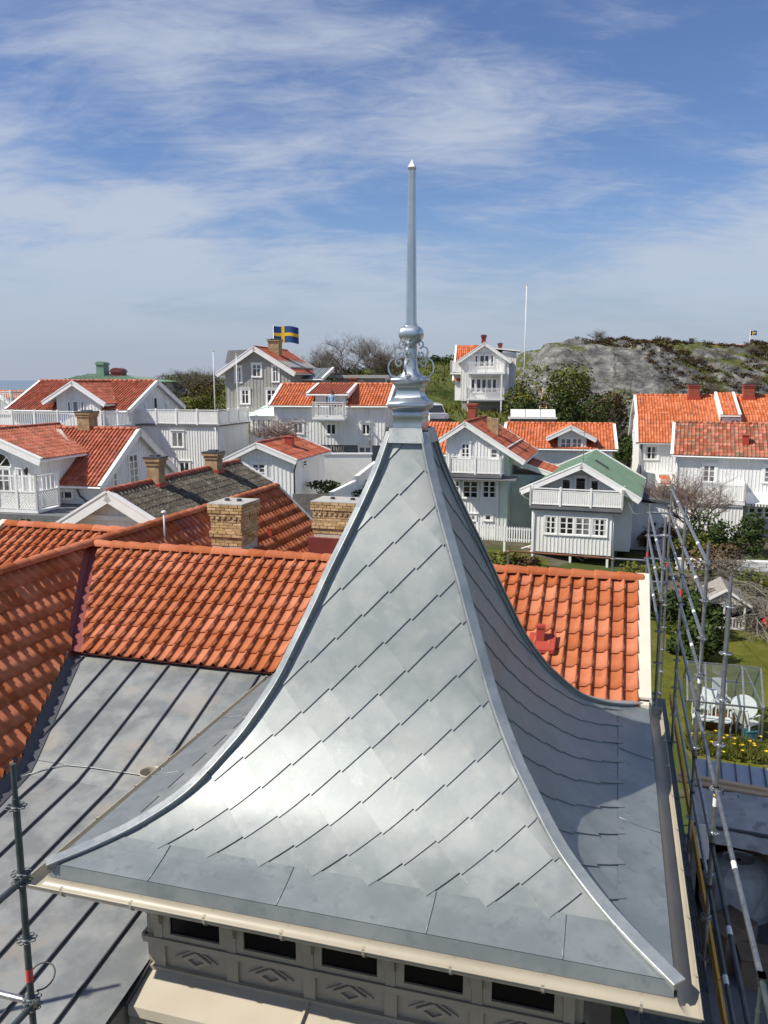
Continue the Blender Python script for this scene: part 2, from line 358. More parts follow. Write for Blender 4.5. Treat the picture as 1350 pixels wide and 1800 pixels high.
# ---- diamond shingles, each a curved plate whose lower edges stand proud
DG, S0 = .485, .355
def shingle(mb, k, ct, cs):
    g = 4; q = g + 1; ln = .003; lh = .011
    def pt(i, j, dz):
        a, b = i / g, j / g                                      # a: towards upper right, b: towards upper left; the tip hangs a little lower
        if k % 2: lift = ln + lh * (1 - a); a -= .075 * (1 - a) * (1 - b)
        else: lift = ln + lh * (1 - b); b -= .075 * (1 - a) * (1 - b)
        t = ct + (a - b) * DG / 2; s = min(cs + (a + b - 1) * DG / 2, STOT - .06)
        r = prof(s)[0] - .012; ok = abs(t) <= r + 1e-6
        return on_roof(k, max(-r, min(r, t)), s, (lift * min(1, max(.15, (r - abs(t)) / .06))) if dz else -.001), ok
    P = [[pt(i, j, 1) for j in range(q)] for i in range(q)]
    if sum(p[1] for row in P for p in row) < 7: return False
    vs = [p[0] for row in P for p in row]
    fs = [(i * q + j, (i + 1) * q + j, (i + 1) * q + j + 1, i * q + j + 1) for i in range(g) for j in range(g) if P[i][j][1] or P[i + 1][j][1] or P[i][j + 1][1] or P[i + 1][j + 1][1]]
    o = len(vs)
    vs += [pt(i, 0, 0)[0] for i in range(q)] + [pt(i, 0, 1)[0] for i in range(q)] + [pt(0, j, 0)[0] for j in range(q)] + [pt(0, j, 1)[0] for j in range(q)]
    fs += [(o + i, o + i + 1, o + q + i + 1, o + q + i) for i in range(g) if P[i][0][1] or P[i + 1][0][1]]
    fs += [(o + 2 * q + j, o + 3 * q + j, o + 3 * q + j + 1, o + 2 * q + j + 1) for j in range(g) if P[0][j][1] or P[0][j + 1][1]]
    mb.add(vs, fs); return True
back = MB()
for k in range(4):
    j = 0
    while S0 + DG / 2 + j * DG / 2 < STOT - .05:
        cs = S0 + DG / 2 + j * DG / 2; r = prof(cs - DG / 2)[0]; n = int(r / DG) + 2
        for i in range(-n, n + 1):
            ct = (i + .5 * (j % 2)) * DG + (.205, .12, .0, -.05)[k]
            if abs(ct) > r + DG / 2: continue
            if k == 2: back.cv = random.random(); shingle(back, k, ct, cs); continue
            m1 = MB()
            if shingle(m1, k, ct, cs): m1.build('shingle', 'zinc', troof, True)
        j += 1
back.build('back_shingles', 'zinc', troof, True, kind='stuff')
# ---- eave sheets with drip edge
for k in range(4):
    cuts = [-2.57, -1.62, -.45, .78, 1.8, 2.57] if k % 2 == 0 else [-2.57, -.62, .9, 2.57]
    for a, b in zip(cuts[:-1], cuts[1:]):
        m1 = MB(); vs = []; ns = 7; smax = .40
        for i in range(ns + 1):
            s = smax * i / ns; r = prof(s)[0]
            for t in (a + .001, b - .001):
                vs.append(on_roof(k, max(-r, min(r, t)), s, .008))
        m1.add(vs, [(2 * i, 2 * i + 1, 2 * i + 3, 2 * i + 2) for i in range(ns)])
        m1.add([side(k, a, 2.575, .035), side(k, b, 2.575, .035), side(k, b, 2.60, -.075), side(k, a, 2.60, -.075)], [(0, 1, 2, 3)])
        m1.build('eave_sheet', 'zinc_eave', troof, False)
        if b < 2.5:
            m2 = MB(); m2.tube([on_roof(k, b * (prof(s)[0] / 2.57 if abs(b) > 2 else 1), s, .012) for s in (0, .13, .26, .39)], .004, 5); m2.build('fold', 'zinc_eave', troof, True)
# ---- hip caps
HW, HH = .054, .038
for k, (dx, dy) in enumerate(((1, -1), (1, 1), (-1, 1), (-1, -1))):
    nseg = 12; px = V((-dy, dx, 0)).normalized()
    for q in range(nseg):
        s0, s1 = STOT * q / nseg - (.03 if q == 0 else .012), STOT * (q + 1) / nseg
        m1 = MB(); vs = []; bt = []; ns = 7; e = .003 * (nseg - q) / nseg
        for i in range(ns + 1):
            s = s0 + (s1 - s0) * i / ns; r, z, c, u = prof(s)
            if s < 0: r += -s * c; z += s * u
            p = V((dx * r, dy * r, z)); tg = V((-dx * c, -dy * c, u)).normalized(); nn = px.cross(tg).normalized()
            if nn.z < 0: nn = -nn
            wd = HW * (1.12 - .2 * s / STOT)
            for a, h in ((-wd, HH - .018 + e), (-wd, HH - .004 + e), (-wd + .006, HH + e), (wd - .006, HH + e), (wd, HH - .004 + e), (wd, HH - .018 + e)): vs.append(p + px * a + nn * h)
            wb = wd - .014; bt += [p + px * a + nn * h for a, h in ((-wb, -.02), (-wb, HH - .014), (wb, HH - .014), (wb, -.02))]
        m1.add(vs, [(6 * i + a, 6 * i + a + 1, 6 * i + 7 + a, 6 * i + 6 + a) for i in range(ns) for a in range(5)] + [(5, 4, 3, 2, 1, 0), tuple(6 * ns + a for a in range(6))])
        hc = m1.build('hip_cap', 'zinc_cap', troof); m1 = MB(); m1.add(bt, [(4 * i + a, 4 * i + a + 1, 4 * i + 5 + a, 4 * i + 4 + a) for i in range(ns) for a in range(3)] + [(3, 2, 1, 0)]); m1.build('hip_batten', 'zinc_eave', troof)
    m1 = MB(); st = []
# ---- top band between the hip caps
for k in range(4):
    m1 = MB(); r1, z1 = prof(STOT - .12)[:2]; r0, z0 = prof(STOT)[:2]
    m1.add([side(k, -r1, r1 + .05, z1 + .02), side(k, r1, r1 + .05, z1 + .02), side(k, r0, r0 + .05, z0 + .05), side(k, -r0, r0 + .05, z0 + .05),
            side(k, -r1, r1, z1), side(k, r1, r1, z1)], [(0, 1, 2, 3), (4, 5, 1, 0)])
    m1.build('top_band', 'zinc_cap', troof)
# ---- finial
mb = MB(); mb.lathe([(.150, 3.62), (0.1466, 3.76), (0.1466, 3.83), (0.1537, 3.84), (0.1537, 3.875), (0.1466, 3.885), (0.1609, 3.905), (0.1873, 3.925), (0.1945, 3.955), (0.1873, 3.985), (0.1680, 4.00), (0.1466, 4.015),
                     (0.1287, 4.04), (0.1187, 4.075), (0.1187, 4.10), (0.1258, 4.135), (0.1430, 4.155), (0.1430, 4.168), (0.1587, 4.178), (0.1659, 4.198), (0.1587, 4.218), (0.1144, 4.228)], n=4)
mb.v = [(x * 1.4142, y * 1.4142, z) for x, y, z in mb.v]
fin = mb.build('finial', 'zinc_bright', house, True); autosmooth(fin, 62)
mb = MB(); mb.lathe([(0.1110, 4.225), (0.0925, 4.245), (0.0740, 4.28), (0.0614, 4.33), (0.0555, 4.40), (0.0533, 4.50), (0.0555, 4.555), (0.0629, 4.565), (0.0903, 4.585), (0.1101, 4.62), (0.1170, 4.655), (0.1101, 4.69), (0.0903, 4.715), (0.0705, 4.728), (0.0568, 4.735), (0.0568, 4.755)], n=32, ex=5)
autosmooth(mb.build('neck_and_bulb', 'zinc_bright', fin, True), 60)
mb = MB(); mb.lathe([(0.0462, 4.75), (0.0462, 4.76), (0.0316, 6.165), (0.0331, 6.175), (0.0331, 6.19)], n=32, ex=12); autosmooth(mb.build('needle', 'zinc_bright', fin, True), 50)
mb = MB(); mb.lathe([(0.0331, 6.185), (0.0508, 6.225), (0.0015, 6.30)], n=4, rot=0); mb.build('needle_cap', 'zinc_cap', fin)
for k in range(4):
    mb = MB(); ca, sa = (1, 0, -1, 0)[k], (0, 1, 0, -1)[k]
    def spiral(cx, cz, r0, r1, a0, a1, n=26): return [(cx + (r0 + (r1 - r0) * i / n) * math.cos(a0 + (a1 - a0) * i / n), cz + (r0 + (r1 - r0) * i / n) * math.sin(a0 + (a1 - a0) * i / n)) for i in range(n + 1)]
    R = math.radians
    for path in (spiral(.195, 4.325, .098, .088, R(-140), R(75)), spiral(.150, 4.375, .05, .014, R(60), R(-330)), spiral(.155, 4.475, .058, .05, R(-100), R(140)), spiral(.130, 4.455, .036, .012, R(140), R(500)), spiral(.118, 4.555, .042, .013, R(-110), R(260))):
        pts = [V((ca * x * .82, sa * x * .82, z)) for x, z in path]
        for a, b in zip(pts[:-1], pts[1:]): mb.bar(a, b, .024, .011, up=(ca * (b.z - a.z) if 0 else 0, 0, 1) if abs((b - a).normalized().z) < .99 else (ca, sa, 0))
    mb.build('scroll', 'zinc_bright', fin)
# ---- gutters, soffit
GP = [(.015 + .075 - .075 * math.cos(a), -.075 - .075 * math.sin(a)) for a in [math.pi * i / 10 for i in range(11)]]
GP = GP + [(.172, -.068), (.176, -.076), (.168, -.082)]
for k in range(4):
    mb = MB(); vs = []
    for o, z in GP: R_ = 2.58 + o; vs += [side(k, -R_, R_, z), side(k, R_, R_, z)]
    mb.add(vs, [(2 * i, 2 * i + 1, 2 * i + 3, 2 * i + 2) for i in range(len(GP) - 1)])
    # outer skin of the sheet
    n0 = len(GP); vs = []
    for i in range(11): o, z = GP[i]; R_ = 2.58 + .09 + (o - .09) * 1.03; vs += [side(k, -R_, R_, z - .003), side(k, R_, R_, z - .003)]
    mb.add(vs, [(2 * i, 2 * i + 2, 2 * i + 3, 2 * i + 1) for i in range(10)])
    gut = mb.build('gutter', 'gutter_cream', house, True)
    n = 8
    for i in range(n):
        t = -2.35 + 4.7 * i / (n - 1); m1 = MB(); pts = [V(side(k, t, 2.58 + o + (.006 if o > .09 else -.0), z - .008)) for o, z in GP[:11]] + [V(side(k, t, 2.75, -.055)), V(side(k, t, 2.72, -.05))]
        for a, b in zip(pts[:-1], pts[1:]): m1.bar(a, b, .022, .005, up=side(k, 0, 1, 0.3))
        m1.build('bracket', 'gutter_cream', gut)
mb = MB(); WU, WV = 1.96, 2.10; WO = (WV, WU, WV, WU); WT = (WU, WV, WU, WV)
for k in range(4): mb.add([side(k, -2.59, 2.59, -.078), side(k, 2.59, 2.59, -.078), side(k, WT[k], WO[k], -.12), side(k, -WT[k], WO[k], -.12)], [(0, 1, 2, 3)])
mb.build('soffit', 'beige_wall', house)
mb = MB(); mb.lathe([(.045, -.75), (.045, -.40), (.05, -.38), (.125, -.16), (.13, -.14), (.12, -.14), (.11, -.16), (.04, -.38)], c=(-2.80, -.62, .05), n=22, caps=False); mb.build('rainwater_head', 'gutter_cream', house, True)
# ---- tower walls
mb = MB(); mb.box(-WU, WU, -WV, WV, -5.6, -.1); twall = mb.build('tower_wall', 'beige_wall', house)
def wallbox(m, k, t0, t1, o0, o1, z0, z1):
    a, b = V(side(k, t0, WO[k] + o0, z0)), V(side(k, t1, WO[k] + o1, z1))
    m.box(min(a.x, b.x), max(a.x, b.x), min(a.y, b.y), max(a.y, b.y), z0, z1); return m
for k in range(4):
    wallbox(MB(), k, -WT[k] - .02, WT[k] + .02, -.01, .05, -.905, -.845).build('sill_moulding', 'beige_wall', twall)
    wallbox(MB(), k, -WT[k] - .02, WT[k] + .02, -.01, .045, -1.205, -1.14).build('lower_moulding', 'beige_wall', twall)
    for i in range(5):
        c = -1.455 + i * .735
        wn = MB()
        for t0, t1, z0, z1 in ((c - .32, c - .25, -.835, -.18), (c + .25, c + .32, -.835, -.18), (c - .25, c + .25, -.835, -.79), (c - .25, c + .25, -.24, -.18)): wallbox(wn, k, t0, t1, -.01, .035, z0, z1)
        wnd = wn.build('window', 'beige_wall', twall)
        wallbox(MB(), k, c - .25, c + .25, 0, .012, -.79, -.24).build('pane', 'glass_black', wnd)
        pb = MB(); zc = -1.02
        for sgn in (1,):
            out = [(-.15, 0), (0, .082), (.15, 0), (0, -.082)]; inn = [(-.085, 0), (0, .046), (.085, 0), (0, -.046)]
            for q in range(4):
                a, b = out[q], out[(q + 1) % 4]; cc, d = inn[q], inn[(q + 1) % 4]
                f = lambda p, o: side(k, c + p[0], WO[k] + o, zc + p[1])
                pb.add([f(a, .002), f(b, .002), f(b, .028), f(a, .028), f(cc, .028), f(d, .028), f(d, .004), f(cc, .004)], [(0, 1, 2, 3), (3, 2, 5, 4), (4, 5, 6, 7)])
                a2 = [(p[0] * 1.32, p[1] * 1.32) for p in (a, b)]; a3 = [(p[0] * 1.45, p[1] * 1.45) for p in (a, b)]
                if q in (0, 1): pb.add([f(a2[0], .002), f(a2[1], .002), f(a2[1], .02), f(a2[0], .02), f(a3[0], .02), f(a3[1], .02), f(a3[1], .002), f(a3[0], .002)], [(0, 1, 2, 3), (3, 2, 5, 4), (4, 5, 6, 7)])
        pb.build('diamond_panel', 'beige_wall', twall)
    for i in range(6):
        c = -1.455 - .3675 + i * .735; c = max(-WT[k] + .06, min(WT[k] - .06, c))
        wallbox(MB(), k, c - .055, c + .055, -.01, .03, -1.14, -.905).build('pilaster', 'beige_wall', twall)
        br = MB()
        prf = [(0, -.12), (.34, -.12), (.34, -.17), (.30, -.21), (.29, -.30), (.22, -.34), (.17, -.42), (.16, -.52), (.10, -.56), (.09, -.66), (.04, -.70), (.04, -.84), (0, -.84)]
        a = [V(side(k, c - .045, WO[k] + o, z)) for o, z in prf]; d = V(side(k, c + .045, WO[k], 0)) - V(side(k, c - .045, WO[k], 0))
        br.prism(a, d); br.build('bracket', 'beige_wall', twall)
# apron roof in front of the tower, below the panels
for i, (a, b) in enumerate(((-1.93, -.36), (-.36, 1.2), (1.2, 1.99))):
    mb = MB(); mb.add([(a + .004, -2.09, -1.17), (b - .004, -2.09, -1.17), (b - .004, -2.50, -1.27), (a + .004, -2.50, -1.27), (a + .004, -2.51, -1.36), (b - .004, -2.51, -1.36)], [(0, 1, 2, 3), (3, 2, 5, 4)])
    mb.build('apron_sheet', 'beige', house)
for a in (-.36, 1.2): mb = MB(); mb.bar((a, -2.12, -1.16), (a, -2.51, -1.255), .02, .035); mb.build('apron_fold', 'beige', house)
mb = MB(); mb.bar((-1.945, -2.09, -1.15), (-1.945, -2.52, -1.25), .035, .05); mb.build('apron_edge', 'seam', house)
mb = MB(); mb.box(-1.90, 1.95, -2.46, -2.0, -5.9, -1.38); mb.build('bay_wall', 'beige_wall', house)
mb = MB(); mb.box(-1.93, 1.98, -2.49, -2.0, -1.48, -1.385); mb.build('bay_cornice', 'beige_wall', house)
# ---- house roofs.  planes: cross roof R (faces -v), wing W (faces +u), low metal deck in front
ZR, VR, TR, V1 = 1.16, 4.75, .49, 2.36
UW, TW = -7.3, .93
TM, V2, TM2, V3, TF = .335, .37, .30, .12, .13
def zr1(v): return ZR - TR * (VR - v)
ZM1 = zr1(V1) - .075
def zmet(v):
    if v >= V2: return ZM1 - TM * (V1 - v)
    z2 = ZM1 - TM * (V1 - V2)
    if v >= V3: return z2 - TM2 * (V2 - v)
    return z2 - TM2 * (V2 - V3) - TF * (V3 - v)
def uval(v): return UW + (ZR - (zr1(v) if v >= V1 else zmet(v))) / TW      # the valley against the wing
cr_ = math.atan(TR); cw_ = math.atan(TW)
# near pantile
def pan_mesh(tw, tl):
    m = MB(); L = tl + .05; vs = []; W = len(PT)
    for y, z in ((0, .028), (L * .5, .014), (L, 0.0)): vs += [(t * tw * 1.02, y, z + h) for t, h in PT]
    vs += [(t * tw * 1.02, .002, .028 + h - .016) for t, h in PT]
    fs = [(r * W + i, r * W + i + 1, (r + 1) * W + i + 1, (r + 1) * W + i) for r in (0, 1) for i in range(W - 1)]
    fs += [(3 * W + i, 3 * W + i + 1, i + 1, i) for i in range(W - 1)]
    fs += [(W - 1, 2 * W - 1, 3 * W - 1, 4 * W - 1), (0, 3 * W, 2 * W, W)][:1]
    m.add(vs, fs); return m
TWD, TLN = .2, math.hypot(VR - V1, TR * (VR - V1)) / 8
pan = pan_mesh(TWD, TLN); pan_me = pan.mesh('roof_tile', 'tile', True)
TILES = []
def field(part, o, ua, ud, un, ncol, nrow, keep, dark=False):
    """o: ridge start; keep(u, v) > 0 inside"""
    for j in range(nrow):
        for i in range(ncol):
            p = o + ua * (i * TWD) + ud * ((j + 1) * TLN + random.uniform(-.004, .004)) + un * random.uniform(0, .003)
            cs = [p, p + ua * TWD, p - ud * TLN, p + ua * TWD - ud * TLN]
            ins = [keep(c.x, c.y) for c in cs]
            if max(ins) <= 0: continue
            mt = Matrix.Identity(4)
            for c_, a in enumerate((ua, -ud, un)):
                for r_ in range(3): mt[r_][c_] = a[r_]
            mt.translation = p
            TILES.append((part, mt, None if min(ins) > 0 else keep))
def plate(name, pts, material, th=.03):
    m = MB(); a = [V(p) for p in pts]; n = (a[1] - a[0]).cross(a[2] - a[0]).normalized()
    if n.z < 0: n = -n
    m.prism(a, -n * th); return m.build(name, material, house)
# cross roof
UR = 2.45
r1 = plate('cross_roof', [(UW, VR, ZR - .02), (UR, VR, ZR - .02), (UR, V1 + .03, zr1(V1 + .03) - .02), (uval(V1), V1 + .03, zr1(V1 + .03) - .02)], 'maroon')
plate('cross_roof_back', [(UW, VR, ZR - .02), (UR, VR, ZR - .02), (UR, VR + 3.2, ZR - .02 - TR * 3.2), (UW, VR + 3.2, ZR - .02 - TR * 3.2)], 'tile')
ud = V((0, -math.cos(cr_), -math.sin(cr_))); un = V((0, -math.sin(cr_), math.cos(cr_)))
ncol = int((UR - UW) / TWD)
field(r1, V((UR - ncol * TWD, VR, ZR)), V((1, 0, 0)), ud, un, ncol, 8, lambda u, v: (u - uval(max(v, V1)) - .13) if v > V1 - .3 else 1)
# wing
wv0, wv1 = -5.5, 13.35
zlow = lambda v: zr1(v) if v >= V1 else zmet(v)
w2 = plate('wing_roof', [(UW, wv0, ZR - .02), (UW, wv1, ZR - .02), (UW + 2.6, wv1, ZR - .02 - TW * 2.6), (UW + 2.6, wv0, ZR - .02 - TW * 2.6)], 'maroon')
w2b = plate('wing_roof_back', [(UW, wv0, ZR - .02), (UW, wv1, ZR - .02), (UW - 3.2, wv1, ZR - .02 - TW * 3.2), (UW - 3.2, wv0, ZR - .02 - TW * 3.2)], 'tile')
ud2 = V((math.cos(cw_), 0, -math.sin(cw_))); un2 = V((math.sin(cw_), 0, math.cos(cw_)))
def keepw(u, v):
    if v > VR: return min(u - (UW - .5), UW + .06 + (VR + 20 - v) - u)
    return uval(v) - .10 - u
nv = int((wv1 - wv0) / TWD)
field(w2, V((UW, wv0, ZR)), V((0, 1, 0)), ud2, un2, nv, 10, keepw)
# side wing on the far side, parallel to the cross roof
VR3, U30 = 6.1, -10.35
w3 = plate('side_wing_roof', [(U30, VR3, ZR - .02), (UW, VR3, ZR - .02), (UW, VR3 - 2.4, ZR - .02 - TR * 2.4), (U30, VR3 - 2.4, ZR - .02 - TR * 2.4)], 'maroon')
field(w3, V((U30, VR3, ZR)), V((1, 0, 0)), ud, un, 15, 7, lambda u, v: (UW - (ZR - (ZR - TR * (VR3 - v))) / TW) - .03 - u)
# pick the 300 tiles that show largest; the rest stays joined
def shows(mt):
    p = mt.translation; q = toworld(p) - CAM; d = q.dot(FW)
    if d <= 0: return None
    x, y = 675 + FPX * q.x / d, 900 - FPX * q.dot(UP) / d
    if not (-15 < x < 1365 and 0 < y < 1810): return None
    return d, x, y
cand = []
for i, (part, mt, kp) in enumerate(TILES):
    s_ = shows(mt); ok = s_ is not None
    if ok and part is r1 and -2.55 < mt.translation.x < .15: ok = False
    if ok and part is w2 and mt.translation.y > VR - .2: ok = False
    if ok and part is r1 and s_[1] > 300 and s_[1] < 860 and s_[2] > 1600 - s_[1]: ok = ok and s_[1] < 575
    cand.append(((s_[0] if ok else 1e6 + (s_[0] if s_ else 1e6)), i))
cand.sort(); single = {i for d, i in cand[:300] if d < 1e6}
rest = {}
for i, (part, mt, kp) in enumerate(TILES):
    me = pan_me; geom = None
    if kp:
        bm = bmesh.new(); bm.from_mesh(pan_me)
        c = mt.translation; g = V((kp(c.x + .01, c.y) - kp(c.x - .01, c.y), kp(c.x, c.y + .01) - kp(c.x, c.y - .01), 0)); g.normalize()
        kc = kp(c.x, c.y); gl = math.hypot(kp(c.x + .01, c.y) - kp(c.x - .01, c.y), kp(c.x, c.y + .01) - kp(c.x, c.y - .01)) / .02
        pw = c - g * (kc / max(gl, 1e-6)); inv = mt.inverted()
        bmesh.ops.bisect_plane(bm, geom=bm.verts[:] + bm.edges[:] + bm.faces[:], plane_co=inv @ pw, plane_no=(inv.to_3x3() @ g), clear_inner=True)
        if not bm.faces: bm.free(); continue
        if i in single: me = bpy.data.meshes.new('roof_tile'); bm.to_mesh(me); me.materials.clear(); me.materials.append(M['tile'])
        else: geom = ([v.co.copy() for v in bm.verts], [tuple(v.index for v in f.verts) for f in bm.faces]) if not bm.verts.index_update() else None
        bm.free()
    if i in single:
        o = link('roof_tile', me, part); o.matrix_local = mt
    else:
        mbr = rest.setdefault(part.name, (part, MB()))[1]; mbr.cv = random.random()
        vs, fs = geom if geom else ([V(v) for v in pan.v], pan.f)
        mbr.add([mt @ v for v in vs], fs)
for part, m in rest.values(): m.build('roof_tiles', 'tile', part, True, 'stuff')
# ridge tiles
rm = MB(); vs = []
for y, r in ((0, .120), (.03, .124), (.39, .096)): vs += [(math.cos(math.pi * k / 10) * r * 1.05, y, math.sin(math.pi * k / 10) * r * .85) for k in range(11)]
rm.add(vs + [(math.cos(math.pi * k / 10) * .10 * 1.05, .0, math.sin(math.pi * k / 10) * .10 * .85) for k in range(11)],
       [(r * 11 + k, r * 11 + k + 1, r * 11 + 12 + k, r * 11 + 11 + k) for r in (0, 1) for k in range(10)] + [(33 + k, 34 + k, k + 1, k) for k in range(10)])
ridge_me = rm.mesh('ridge_tile', 'tile', True)
def ridge_row(part, p, q):
    p, q = V(p), V(q); n = round((q - p).length / .345); d = (q - p) / n; e = d.normalized()
    mt0 = Matrix(((-e.y * -1, e.x, 0, 0), (0, 0, 0, 0), (0, 0, 1, 0), (0, 0, 0, 1)))
    for i in range(n):
        o = link('ridge_tile', ridge_me, part); o.location = p + d * i; o.rotation_euler = (random.uniform(-.01, .01), random.uniform(-.02, .02), math.atan2(-e.x, e.y))
ridge_row(r1, (UW + .1, VR, ZR + .01), (UR + .02, VR, ZR + .01))
ridge_row(w2, (UW, wv1, ZR + .03), (UW, wv0 + 4, ZR + .03))
ridge_row(w3, (U30, VR3, ZR + .01), (UW - .15, VR3, ZR + .01))
# valleys and the verge on the right gable
plate('valley', [(UW - .0, VR, ZR + .0), (UW + .3, VR, ZR + .0), (uval(V1) + .18, V1, zr1(V1) + .02), (uval(V1) - .2, V1, zr1(V1) + .02)], 'maroon', .02)
def verge(u0, vr, z0, run, t, mt_='cream'):
    e = V((0, -run, -t * run))
    mb = MB(); mb.frame((u0 - .03, vr + .05, z0 + .07), e, (.18, 0, 0), (0, 0, .03)); mb.build('verge_capping', mt_, house)
    mb = MB(); mb.frame((u0 + .13, vr + .05, z0 - .20), e, (.03, 0, 0), (0, 0, .275)); mb.build('bargeboard', mt_, house)
verge(UR, VR, ZR, VR - V1 - .1, TR)
mb = MB(); mb.frame((UR + .0, V1 + .1, zr1(V1 + .1) + .06), (0, -.09, -.01), (.12, 0, 0), (0, 0, -.20)); mb.frame((UR + .05, V1 + .02, zr1(V1) - .08), (0, -.12, -.02), (.10, 0, 0), (0, 0, -.13)); mb.build('verge_end', 'cream', house)
mb = MB(); mb.frame((U30 - .13, VR3, ZR + .09), (0, -2.4, -2.4 * TR), (.13, 0, 0), (0, 0, .03)); mb.frame((U30 - .14, VR3, ZR - .1), (0, -2.4, -2.4 * TR), (.03, 0, 0), (0, 0, .2)); mb.build('bargeboard', 'cream', house)
mb = MB(); mb.frame((UW, wv1, ZR + .05), (2.6, 0, -2.6 * TW), (0, .13, 0), (0, 0, .04)); mb.frame((UW, wv1 + .1, ZR - .15), (2.6, 0, -2.6 * TW), (0, .03, 0), (0, 0, .2)); mb.build('bargeboard', 'cream', house)
# walls of the house
mb = MB(); mb.prism([(UW + .3, V1 + .2, -6.4), (2.3, V1 + .2, -6.4), (2.3, 7.3, -6.4), (UW + .3, 7.3, -6.4)], (0, 0, 6.2)); mb.prism([(2.3, V1 + .2, -.2), (2.3, VR, ZR - .1), (2.3, 7.1, -.2)], (-.2, 0, 0)); mb.build('wall', 'beige_wall', house)
mb = MB(); mb.prism([(UW - 2.6, wv0 + .3, -6.4), (UW + 2.0, wv0 + .3, -6.4), (UW + 2.0, wv1 - .3, -6.4), (UW - 2.6, wv1 - .3, -6.4)], (0, 0, 5.2)); mb.prism([(UW - 2.6, wv1 - .3, -1.2), (UW, wv1 - .3, ZR - .2), (UW + 2.0, wv1 - .3, -1.0)], (0, -.2, 0)); mb.build('wing_wall', 'beige_wall', house)
mb = MB(); mb.box(UW + 1.9, -1.98, -5.2, V1 + .2, -6.4, -1.3); mb.box(-10.2, UW, 4.2, 7.5, -6.4, -.3); mb.build('deck_wall', 'beige_wall', house)
# ---- grey metal roof in strips with standing seams
SV = [V1 + .06, V2, V3, -5.2]; s_u = [-6.85 + .497 * i for i in range(11)]
def seam_u(i): return -6.836 + .4965 * i
us = [-7.2] + [seam_u(i) for i in range(1, 10)] + [-1.95]
for i in range(len(us) - 1):
    a, b = us[i], us[i + 1]
    for v0, v1 in ((V1 + .06, V2 + .004), (V2 - .004, -5.2)):
        mb = MB(); mb.cv = 0
        st = [v0 + (v1 - v0) * k / 6 for k in range(7)] + ([V3] if v1 < V3 < v0 else []); st.sort(reverse=True)
        vs = []
        for v in st:
            lo = min(max(a, uval(v) - .25), b - .002)
            vs += [(lo + .001, v, zmet(min(v, V1)) + (0 if v <= V1 else .02)), (b - .001, v, zmet(min(v, V1)) + (0 if v <= V1 else .02))]
        if all(abs(vs[2 * k][0] - vs[2 * k + 1][0]) < .01 for k in range(len(st))): continue
        mb.add(vs, [(2 * k, 2 * k + 1, 2 * k + 3, 2 * k + 2) for k in range(len(st) - 1)]); mb.build('roof_sheet', 'grey_sheet', house)
    if i and i < len(us) - 1:
        vt = [v for v in (V1 + .02, V2 + .01, V3, -5.2)]
        mb = MB(); pts = [V((a, v, zmet(v) + .016)) for v in vt]
        vst = next((v for v in [V1 + .02 - .02 * k for k in range(380)] if uval(v) < a + .02), None)
        for p, q in zip(pts[:-1], pts[1:]):
            n = 12
            for k in range(n):
                x, y = p.lerp(q, k / n), p.lerp(q, (k + 1) / n)
                if uval(max(y.y, -5.2)) - .02 < a: mb.bar(x, y, .013, .032)
        if mb.v: mb.build('standing_seam', 'seam', house)
mb = MB(); mb.tube([(uval(V2 - .3) , V2 - .33, zmet(V2 - .33) + .012), (-4.95, V2 - .16, zmet(V2 - .16) + .014), (-4.7, V2 - .03, zmet(V2) + .014), (-4.35, V2, zmet(V2) + .014), (-3.0, V2, zmet(V2) + .014), (-2.0, V2, zmet(V2) + .014)], .007, 6); mb.build('cross_fold', 'zinc_eave', house, True)
# dark valley tray along the wing
mb = MB(); vv = [V1 + .02 - .15 * k for k in range(51)]
vs = []
for v in vv: z = zmet(v); vs += [(uval(v) - .16, v, z + .165), (uval(v) - .01, v, z + .022), (uval(v) + .10, v, z + .012)]
mb.add(vs, [(3 * k + j, 3 * k + 1 + j, 3 * k + 4 + j, 3 * k + 3 + j) for k in range(50) for j in (0, 1)]); mb.build('valley_tray', 'seam', house)
